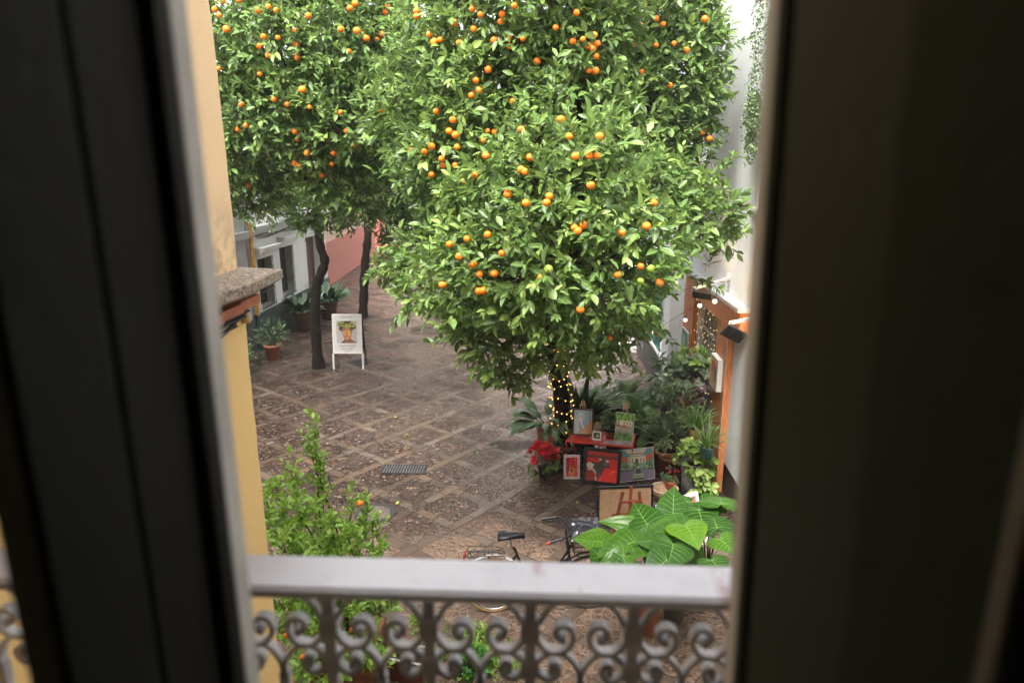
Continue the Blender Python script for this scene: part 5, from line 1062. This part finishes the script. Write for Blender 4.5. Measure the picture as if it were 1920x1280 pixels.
E(t,(1250,1050),(1200,1080),6.4,6.2,1.2,9,.42,st,0)
E(t,(1262,1020),(1252,1068),6.6,6.3,1.3,14,.5,st,0)
E(t,(1290,940),(1240,950),7.6,7.4,.7,15,.3,st,0)
t=thing('elephant_ear','rearmost elephant ear plant against the dark wall base in a brown pot','potted plant',(PE3.x,PE3.y,0),group='elephant ear plants by the bicycle'); pot(t,PE3.x,PE3.y+.08,0,.19,.36,TERRAD)
st=(PE3.x,PE3.y+.1,.35)
E(t,(1352,945),(1350,920),7.3,7.6,1.6,10,.55,st,0)
E(t,(1310,955),(1325,1000),7.3,6.95,1.1,11,.25,st,0)
E(t,(1350,1010),(1385,1040),6.8,6.6,1.1,16,.72,st,0)
E(t,(1345,990),(1330,950),7.0,7.3,1.1,17,.28,st,0)
E(t,(1335,1050),(1365,1085),6.5,6.3,1.2,18,.4,st,0)
E(t,(1320,940),(1370,960),7.5,7.3,.8,19,.5,st,0)
# ---- left shrub with small oranges
t=thing('citrus_shrub','bright green citrus shrub with upright shoots beside the yellow house corner','shrub',(-1.95,5.85,0))
b=MB().box((-2.25,5.55,0),(-1.6,6.15,.42),bev=.01); b.build('planter',TERRAD,t)
stems=[]; shoot=[]
base0=Vector((-1.95,5.85,.4))
for (px,py,dd) in ((590,805,6.3),(575,830,6.35),(545,880,6.5),(515,905,6.4),(600,870,6.45),(560,960,6.2),(530,960,6.3),(620,985,6.3),(665,945,6.4),(700,985,6.5),(690,945,6.5),(650,1000,6.2),(540,1010,6.1),(600,1040,6.1),(712,1030,6.4),(640,1040,6.3),(735,1130,6.6),(690,1110,6.4),(580,1100,6.0),(620,1120,6.0),(560,1150,6.0),(600,1190,6.0),(660,1160,6.1),(690,1230,6.2),(640,1240,6.0),(580,1250,5.9),(560,1050,6.5),(500,1000,6.6),(520,1080,6.4),(640,1080,6.6),(500,940,6.7)):
    e=aD(px,py,dd-.15); stems.append((base0,e))
tb=MB()
for a,e in stems:
    m_=a.lerp(e,.45)+Vector((rng.uniform(-.15,.15),rng.uniform(-.1,.1),.05)); pts=smoothp([a,m_,e],6); tb.tube(pts,[.012-.008*i/(len(pts)-1) for i in range(len(pts))],6)
    for i,q in enumerate(pts):
        s=i/(len(pts)-1)
        if s>.45: shoot.append((q,(e-a).normalized()*.8+Vector((0,0,.3)),s))
tb.build('stem',BARKS,t)
Pn=[];Nn=[]
for q,d_,s in shoot:
    for _ in range(3): Pn.append(tuple(q+Vector((rng.gauss(0,.022),rng.gauss(0,.022),rng.gauss(0,.05))))); Nn.append(tuple(d_+Vector((rng.gauss(0,.35),rng.gauss(0,.35),rng.gauss(0,.2)))))
A1=sprigs(np.array(Pn),np.array(Nn),6,.12,.072,.036,droop=.15,facing=.3)
bl=np.array([tuple(aD(px,py,dd))+(r_,) for px,py,dd,r_ in ((560,1000,6.3,.22),(545,960,6.4,.2),(620,1030,6.3,.2),(600,1120,6.1,.26),(560,1190,6.1,.24),(640,1180,6.2,.24),(680,1110,6.4,.16),(600,1250,6.0,.26),(660,1250,6.1,.22),(690,1020,6.5,.12),(520,1040,6.5,.2),(710,1150,6.5,.12),(530,1130,6.3,.2))])
Pb,Nb=crown_points(bl,52,cull=.6); A2=sprigs(Pb,Nb+np.array((0,0,.4)),6,.13,.085,.046,droop=.2,facing=.5)
leafcloud('foliage',*[np.concatenate(x) for x in zip(A1,A2)],BUSH,t,extra=twigarr(Pb-Nb*.12,Pb,.003))
for px,py in ((675,943),(660,1180),(548,1275),(568,1232),(537,1190)):
    s,d_=hit(bl,px,py); orange(t,np.array(CAM)+d_*(min(s,6.6)-.1),.026)
# ---- brown planter at the very bottom, weeds
q=aZ(765,1262); t=thing('planter_box','brown plastic planter box with white rim and thin weeds at the bottom edge','planter',(q.x,q.y,0)); M=Matrix.Translation((q.x,q.y,0))@Matrix.Rotation(R(-12),4,'Z')
b=MB()
for a_,c_ in (((-.21,-.13,0),(.21,-.11,.24)),((-.21,.11,0),(.21,.13,.24)),((-.21,-.11,0),(-.19,.11,.24)),((.19,-.11,0),(.21,.11,.24)),((-.19,-.11,.0),(.19,.11,.02))): b.box(a_,c_,M)
b.build('box',mat('brown_plastic',(.09,.03,.02),.35,.2,8,.1),t); MB().box((-.19,-.11,.15),(.19,.11,.19),M).build('soil',SOIL,t)
MB().box((-.215,-.135,.242),(.215,-.112,.252),M).box((-.215,.112,.242),(.215,.135,.252),M).build('rim',FRW,t); strapleaves('foliage',t,(q.x,q.y,.19),26,.42,.012,HERB,spread=1.3,seed=41,arch=1.1,base_r=.15)
q=aZ(884,1262); t=potted('leafy_plant','single rounded vivid green leafy plant on the paving near the bottom edge','plant',q.x,q.y); p_,n_=ballpts((q.x,q.y,.14),.15,.13,.12,70); cloud(t,p_,n_,6,.05,.055,.04,addtwig(leafmat('vivid_leaf',(.02,.10,.01),(.04,.18,.015),(.10,.30,.03),trans=.3)),twc=(q.x,q.y,0))
wp=[];wn=[]
for px,py,n,s in ((905,1215,60,.16),(870,1185,30,.1),(845,1225,40,.14),(930,1245,46,.14),(960,1260,20,.1),(860,1258,40,.2),(1405,1200,12,.08),(800,1190,12,.1),(780,1170,14,.08),(910,1190,20,.08)):
    c=aZ(px,py)
    for _ in range(n): wp.append((c.x+rng.gauss(0,s*.8),c.y+rng.gauss(0,s*.6),.015)); wn.append((rng.gauss(0,.5),rng.gauss(0,.5),1))
wt=thing('weeds','','',(0,0,0)); 
for k in ('label','category'): 
    if k in wt: del wt[k]
bpy.data.objects.remove(wt)
a=sprigs(np.array(wp),np.array(wn),6,.07,.045,.02,droop=.1,facing=.2); tag(leafcloud('weeds',*a,BUSH,None,prof='small'),kind='stuff')
lp=[];ln_=[]
for _ in range(14):
    c=aZ(rng.uniform(560,1150),rng.uniform(720,1010)); lp.append((c.x,c.y,.012)); ln_.append((rng.gauss(0,1),rng.gauss(0,1),.05))
D_=np.array(ln_); n=len(lp); tag(leafcloud('fallen_leaves',np.array(lp),D_,np.tile(np.array([0,0,1.]),(n,1))+nr.normal(size=(n,3))*.15,np.full(n,.085),np.full(n,.04),nr.random(n)*.6+.4,BUSH,None),kind='stuff')
# ---- drain grate and manhole
ga=aZ(716,887); gb_=aZ(793,888); gc=aZ(797,873); gd=aZ(724,872)
t=thing('drain_grate','black iron drain grate set in the wet paving','drain grate',((ga.x+gb_.x)/2,(ga.y+gd.y)/2,0)); cx_,cy_=(ga.x+gb_.x)/2,(ga.y+gd.y)/2; gw,gh_=.76,.34
MB().box((cx_-gw/2,cy_-gh_/2,.003),(cx_+gw/2,cy_+gh_/2,.006)).build('pit',DARK,t)
b=MB().box((cx_-gw/2,cy_-gh_/2,.007),(cx_+gw/2,cy_-gh_/2+.025,.018)).box((cx_-gw/2,cy_+gh_/2-.025,.007),(cx_+gw/2,cy_+gh_/2,.018)).box((cx_-gw/2,cy_-gh_/2+.026,.007),(cx_-gw/2+.025,cy_+gh_/2-.026,.018)).box((cx_+gw/2-.025,cy_-gh_/2+.026,.007),(cx_+gw/2,cy_+gh_/2-.026,.018)).box((cx_-gw/2+.026,cy_-.008,.007),(cx_+gw/2-.026,cy_+.008,.0165))
b.build('rim',IRON,t); b=MB()
for k in range(15): x=cx_-gw/2+.03+(gw-.06)*(k+.5)/15; b.box((x-.008,cy_-gh_/2+.026,.0075),(x+.008,cy_-.009,.0165)).box((x-.008,cy_+.009,.0075),(x+.008,cy_+gh_/2-.026,.0165))
b.build('bar',mat('worn_iron',(.10,.095,.09),.35,.3,20,.3),t)
q=aZ(703,962); t=thing('manhole_cover','round dark manhole cover flush with the paving near the citrus shrub','manhole cover',(q.x,q.y,0)); MB().lathe([(.23,.0),(.23,.008),(.30,.008),(.30,.0)],(q.x,q.y,.001),32,smooth=False).build('ring',mat('dark_ring',(.035,.03,.028),.5,.3,10,.3),t); MB().lathe([(.0,.005),(.228,.005)],(q.x,q.y,.001),32,smooth=False).build('cover',mat('cover_stone',(.09,.07,.058),.6,.35,10,.5),t)
# ---- gallery sign
s0=aZ(627,692); s1=aZ(680,692); sc_x=(s0.x+s1.x)/2; sy=(s0.y+s1.y)/2; sw=.74; rzs=math.atan2(s1.y-s0.y,s1.x-s0.x)
t=thing('gallery_sign','white A-frame gallery poster sign with portrait standing on the paving','sign',(sc_x,sy,0),rzs)
WPL=mat('white_sign_plastic',(.62,.60,.56),.35,.06,8,.05)
Mf=Matrix.Rotation(R(-6),4,'X'); hb=1.40; zb_=.40
b=MB()
for s in (-1,1): b.box((s*sw/2-.018,-.018,0),(s*sw/2+.018,.018,zb_+.0),Mf)
b.build('leg',WPL,t,world=False)
Mb=Matrix.Translation((0,.42,0))@Matrix.Rotation(R(10),4,'X'); b=MB()
for s in (-1,1): b.box((s*sw/2-.015,-.015,0),(s*sw/2+.015,.015,1.36),Mb)
b.build('rear_leg',mat('dark_sign_metal',(.05,.045,.04),.5,.1,8,.05),t,world=False)
MB().box((-sw/2+.02,-.008,.40),(sw/2-.02,.008,1.34),Mb).build('rear_board',mat('dark_sign_metal',(.05,.045,.04)),t,world=False)
b=MB().box((-sw/2,-.02,zb_),(sw/2,.015,zb_+.035),Mf,bev=.004).box((-sw/2,-.02,hb-.045),(sw/2,.015,hb),Mf,bev=.004).box((-sw/2,-.02,zb_+.036),(-sw/2+.035,.015,hb-.046),Mf).box((sw/2-.035,-.02,zb_+.036),(sw/2,.015,hb-.046),Mf)
b.build('frame',WPL,t,world=False)
pw,ph=sw-.07,hb-zb_-.08
MB().box((-pw/2,-.010,zb_+.034),(pw/2,.0,hb-.044),Mf).build('poster',mat('poster_paper',(.55,.53,.51),.4,.04,5,.02),t,world=False)
skin=[(.42,.16,.06),(.55,.24,.08),(.35,.12,.05),(.60,.34,.10),(.5,.2,.09)]
port=[((.40,.37,.35),rect(0,0,1,1)),((.05,.03,.02),[(.12,.62),(.2,.95),(.45,1),(.72,1),(.90,.85),(.95,.66),(.8,.62),(.74,.44),(.7,.3),(.33,.3),(.28,.5)]),((.22,.08,.045),[(.36,.0),(.38,.3),(.66,.3),(.72,.16),(.95,.04),(.95,0)]),((.05,.04,.03),[(.18,0),(.36,.12),(.42,.0)]),((.34,.12,.05),ell(.52,.5,.235,.36)),((.46,.18,.06),ell(.50,.46,.18,.28)),((.60,.27,.07),ell(.60,.44,.11,.17)),((.55,.22,.10),ell(.38,.46,.09,.12)),((.16,.16,.03),ell(.52,.78,.2,.12)),((.30,.32,.05),ell(.54,.76,.13,.07)),((.04,.02,.015),ell(.41,.60,.065,.022)),((.04,.02,.015),ell(.66,.60,.065,.022)),((.10,.04,.02),[(.33,.65),(.48,.66),(.48,.645),(.33,.63)]),((.10,.04,.02),[(.58,.66),(.75,.65),(.75,.63),(.58,.645)]),((.62,.50,.12),ell(.555,.46,.06,.08)),((.38,.13,.05),[(.50,.58),(.56,.58),(.58,.42),(.50,.41)]),((.30,.06,.04),ell(.52,.31,.085,.025)),((.55,.30,.08),ell(.52,.21,.10,.045))]+blobs(26,[(.35,.38,.05),(.15,.2,.03),(.55,.52,.12),(.1,.12,.04)],(.10,.76,.34,.98),.045,21)+blobs(16,[(.5,.48,.1),(.3,.33,.06),(.12,.1,.03)],(.70,.74,.88,.96),.042,22)+blobs(14,skin,(.38,.28,.68,.62),.035,23)
iw,ih=.70*sw,.56*(hb-zb_)
painting('portrait',iw,ih,port,colmat('poster_print',.4,.05),t,Mf@Matrix.Translation((-.01,-.0115,zb_+.27)),(.4,.37,.35))
def text(name,body,size,x,z,mt,par,M,align='CENTER'):
    c=bpy.data.curves.new(name,'FONT'); c.body=body; c.size=size; c.align_x=align; c.extrude=.0008; tmp=bpy.data.objects.new('tmp_text',c); col.objects.link(tmp)
    dg=bpy.context.evaluated_depsgraph_get(); me=bpy.data.meshes.new_from_object(tmp.evaluated_get(dg)); bpy.data.objects.remove(tmp)
    me.materials.clear(); me.materials.append(mt); o=bpy.data.objects.new(name,me); col.objects.link(o); o.parent=par; o.matrix_local=M@Matrix.Translation((x,-.0125,z))@Matrix.Rotation(R(90),4,'X'); return o
INK=mat('grey_ink',(.10,.10,.11),.5,0,5,0)
text('lettering','David Noalia',.082,-.0,zb_+.175,INK,t,Mf); text('lettering','GALLERY',.080,0,zb_+.095,mat('light_grey_ink',(.2,.2,.21),.5,0,5,0),t,Mf); text('lettering','Original Art',.028,0,zb_+.052,INK,t,Mf); text('lettering','Encuentra tu arte',.045,-.02,hb-.10,mat('light_grey_ink',(.2,.2,.21)),t,Mf)
# ---- bicycle
BK=mat('black_bike_paint',(.012,.012,.013),.25,.2,20,.05); CHR=mat('chrome',(.55,.55,.56),.25,.1,20,.05,metal=1); TYR=mat('tan_tyre',(.30,.17,.06),.7,.2,20,.2); TYRK=mat('black_tyre',(.03,.028,.026),.7,.2,20,.2); SADL=mat('black_saddle',(.012,.012,.014),.35,.2,20,.1); REDR=mat('red_reflector',(.45,.02,.015),.25,.1,20,.05)
w0=aZ(925,1146); w1=aZ(1104,1139); vec=(w1-w0); wb=vec.length; rb_=math.atan2(vec.y,vec.x); WR=.335
t=thing('bicycle','black city bicycle with tan rear tyre, rear rack and covered front basket','bicycle',(w0.x,w0.y,0),rb_,rx=R(-3))
# local: +X forward, wheel centres at (0,0,WR) and (wb,0,WR)
def wheel(cx,front):
    tm=TYRK if front else TYR
    wv=MB(); n=40; pts=[(cx+WR*.965*math.cos(a/n*6.2832),0,WR+WR*.965*math.sin(a/n*6.2832)) for a in range(n+1)]; 
    root=MB(); root.tube([(cx,-.05,WR),(cx,.05,WR)],.018,10); ro=root.build('wheel',CHR,t,world=False)
    MB().tube(pts,.0165,8,False).build('tyre',tm,ro,world=False)
    rm=MB(); pr=[(cx+WR*.90*math.cos(a/n*6.2832),0,WR+WR*.90*math.sin(a/n*6.2832)) for a in range(n+1)]; rm.tube(pr,.011,6,False).build('rim',CHR,ro,world=False)
    sp=MB()
    for k in range(28): a=k/28*6.2832; sp.tube([(cx+.02*math.cos(a+.6),.02*(-1)**k,WR+.02*math.sin(a+.6)),(cx+WR*.9*math.cos(a),0,WR+WR*.9*math.sin(a))],.0011,3,False)
    sp.build('spokes',CHR,ro,world=False)
wheel(0,False); wheel(wb,True)
seatx,seatz=.22,.90; bbx=.44; hx=wb-.20
fr=MB(); fr.tube([(bbx,0,.27),(seatx+.02,0,.80)],.016,8); fr.tube([(bbx,0,.27),(hx-.03,0,.66)],.018,8); fr.tube(smoothp([(seatx+.09,0,.56),(.55,0,.42),(.72,0,.52),(hx-.02,0,.80)],5),.015,8); fr.tube([(hx-.035,0,.62),(hx-.07,0,.90)],.019,8)
for s in (-1,1): fr.tube([(0,s*.055,WR),(bbx,s*.02,.27)],.009,6); fr.tube([(0,s*.055,WR),(seatx+.05,s*.02,.70)],.008,6); fr.tube([(hx-.03,s*.02,.62),(hx+.03,s*.055,.5),(wb,s*.055,WR)],.010,6)
fr.build('frame',BK,t,world=False)
MB().box((bbx+.10,-.022,.385),(bbx+.30,.022,.42),Matrix.Translation((bbx,0,.27))@Matrix.Rotation(R(-46),4,'Y')@Matrix.Translation((-bbx-.1,0,-.40))).build('red_decal',REDR,t,world=False)
sd_=MB(); sd_.tube([(seatx+.0,0,.78),(seatx-.03,0,.92)],.012,8); sd_.build('seat_post',CHR,t,world=False)
# saddle : lofted
sb2=MB(); secs=[(-.145,.06,.925),(-.125,.098,.945),(-.055,.10,.955),(.02,.068,.955),(.10,.032,.952),(.165,.018,.942)]; vs=[];fs=[];n=12
for (x,w_,z) in secs:
    for k in range(n): a=k/n*6.2832; vs.append((seatx-.02+x,math.cos(a)*w_,z+(math.sin(a)*.028 if math.sin(a)>0 else math.sin(a)*.045)))
for i in range(len(secs)-1):
    for k in range(n): fs.append((i*n+k,i*n+(k+1)%n,(i+1)*n+(k+1)%n,(i+1)*n+k))
fs+=[tuple(range(n))[::-1],tuple(range((len(secs)-1)*n,len(secs)*n))]; sb2.add(vs,fs,True); sb2.build('saddle',SADL,t,world=False)
rk=MB()
for s in (-1,1):
    rk.tube(smoothp([(.14,s*.05,.70),(.08,s*.065,.735),(-.28,s*.065,.735),(-.31,s*.03,.735)],4),.006,6); rk.tube([(-.28,s*.065,.735),(-.0,s*.06,WR)],.005,6); rk.tube([(-.05,s*.065,.735),(-.0,s*.06,WR)],.005,6)
    rk.tube([(.13,s*.05,.75),(.02,s*.068,.79),(-.27,s*.068,.79),(-.29,s*.068,.74)],.005,6)
for x in (-.25,-.17,-.09,-.01,.07): rk.tube([(x,-.065,.735),(x,.065,.735)],.004,5)
for x in (-.2,-.1,0): 
    for s in (-1,1): rk.tube([(x,s*.068,.79),(x,s*.065,.735)],.003,5)
rk.tube([(-.31,-.03,.735),(-.31,.03,.735)],.006,6); rk.build('rack',BK,t,world=False)
def fender(cx,a0,a1,m):
    b=MB(); n=18; vs=[];fs=[]
    for i in range(n+1):
        a=R(a0+(a1-a0)*i/n)
        for w_,rr in ((-.026,.375),(0,.388),(.026,.375)): vs.append((cx+rr*math.cos(a),w_,WR+rr*math.sin(a)))
    for i in range(n): 
        for k in (0,1): fs.append((i*3+k,i*3+k+1,i*3+k+4,i*3+k+3))
    b.add(vs,fs,True); o=b.build('fender',m,t,world=False); md=o.modifiers.new('s','SOLIDIFY'); md.thickness=.0015
fender(0,20,195,WMET); fender(wb,30,160,BK)
MB().box((-.335,-.035,.66),(-.315,.035,.76),None,bev=.005).build('rear_light',REDR,t,world=False)
hb_=MB(); st_=(hx-.075,0,.93); hb_.tube([(hx-.07,0,.88),(hx-.085,0,1.00)],.013,8); hb_.tube(smoothp([(hx-.26,-.28,1.0),(hx-.12,-.25,1.03),(hx-.05,-.12,1.0),(hx-.08,0,1.0),(hx-.05,.12,1.0),(hx-.12,.25,1.03),(hx-.26,.28,1.0)],5),.011,8); hb_.build('handlebar',BK,t,world=False)
for s in (-1,1):
    gpo=MB().tube([(hx-.16,s*.262,1.022),(hx-.30,s*.288,.995)],.017,10).build('grip',SADL,t,world=False)
    MB().tube([(hx-.30,s*.288,.995),(hx-.335,s*.294,.988)],.0175,10).build('grip_end',REDR if s<0 else SADL,gpo,world=False)
MB().tube([(hx-.0,-.12,1.0),(hx-.02,-.14,1.10)],.005,6).sphere((hx-.02,-.14,1.12),.03,8,6).build('bell',CHR,t,world=False)
bk=MB(); bx0,bx1=hx+.0,hx+.30
for z in (.74,.80,.86,.92,.98):
    e=.02*(z-.74)/.24; bk.box((bx0-e,-.15-e,z-.004),(bx1+e,-.146-e,z+.004)).box((bx0-e,.146+e,z-.004),(bx1+e,.15+e,z+.004)).box((bx0-e,-.145-e,z-.004),(bx0+.004-e,.145+e,z+.004)).box((bx1-.004+e,-.145-e,z-.004),(bx1+e,.145+e,z+.004))
for k in range(9):
    y=-.145+.29*k/8; bk.tube([(bx0,y,.74),(bx0-.02,y*1.12,.99)],.0025,4).tube([(bx1,y,.74),(bx1+.02,y*1.12,.99)],.0025,4).tube([(bx0,y,.742),(bx1,y,.742)],.0025,4)
    x=bx0+.29*k/8; bk.tube([(x,-.15,.74),(x,-.168,.99)],.0025,4).tube([(x,.15,.74),(x,.168,.99)],.0025,4)
bk.build('basket',BK,t,world=False)
# plastic cover over the basket
vs=[];fs=[];nu,nv_=22,18
for i in range(nu+1):
    for j in range(nv_+1):
        u,v=i/nu*2-1,j/nv_*2-1; rr=max(abs(u),abs(v)); z=1.075-.05*rr**3-.09*max(0,rr-.8)*5*.6+.012*math.sin(u*9+v*4)*math.cos(v*7-u*3)+.008*rng.uniform(-1,1); vs.append((hx+.15+u*.225*(1-.05*rr),v*.22,z))
for i in range(nu):
    for j in range(nv_): a=i*(nv_+1)+j; fs.append((a,a+nv_+1,a+nv_+2,a+1))
MB().add(vs,fs,True).build('basket_cover',mat('black_plastic_sheet',(.02,.02,.024),.22,.2,20,.4,25,bdist=.01),t,world=False)
cr=MB().tube([(bbx,-.06,.27),(bbx,.06,.27)],.018,10).tube([(bbx,-.06,.27),(bbx+.14,-.065,.18)],.008,6).tube([(bbx,.06,.27),(bbx-.14,.065,.36)],.008,6).box((bbx+.10,-.12,.165),(bbx+.18,-.06,.19)).box((bbx-.18,.06,.35),(bbx-.10,.12,.375)); cr.build('crank',BK,t,world=False)
MB().lathe([(.075,-.003),(.095,-.003),(.095,.003),(.075,.003)],(0,0,0),24,Matrix.Translation((bbx,-.045,.27))@Matrix.Rotation(R(90),4,'X')).build('chainring',CHR,t,world=False)
MB().tube([(0,-.045,WR+.035),(bbx,-.045,.27+.095)],.004,5).tube([(0,-.045,WR-.035),(bbx,-.045,.27-.095)],.004,5).build('chain',IRON,t,world=False)
MB().tube([(bbx-.05,-.07,.25),(bbx-.16,-.16,.01)],.007,6).build('kickstand',CHR,t,world=False)

# ---- damp air
hz=MB().box((-58,-38,-1),(58,101,10.4)).build('haze',bpy.data.materials.new('haze_air')); hm=hz.data.materials[0]; hm.use_nodes=True; hn=hm.node_tree; hn.nodes.clear(); ho=hn.nodes.new('ShaderNodeOutputMaterial'); hv=hn.nodes.new('ShaderNodeVolumePrincipled'); hv.inputs['Color'].default_value=(.92,.94,.97,1); hv.inputs['Density'].default_value=.0008; hn.links.new(hv.outputs[0],ho.inputs['Volume']); tag(hz,kind='stuff')
cy.volume_bounces=1
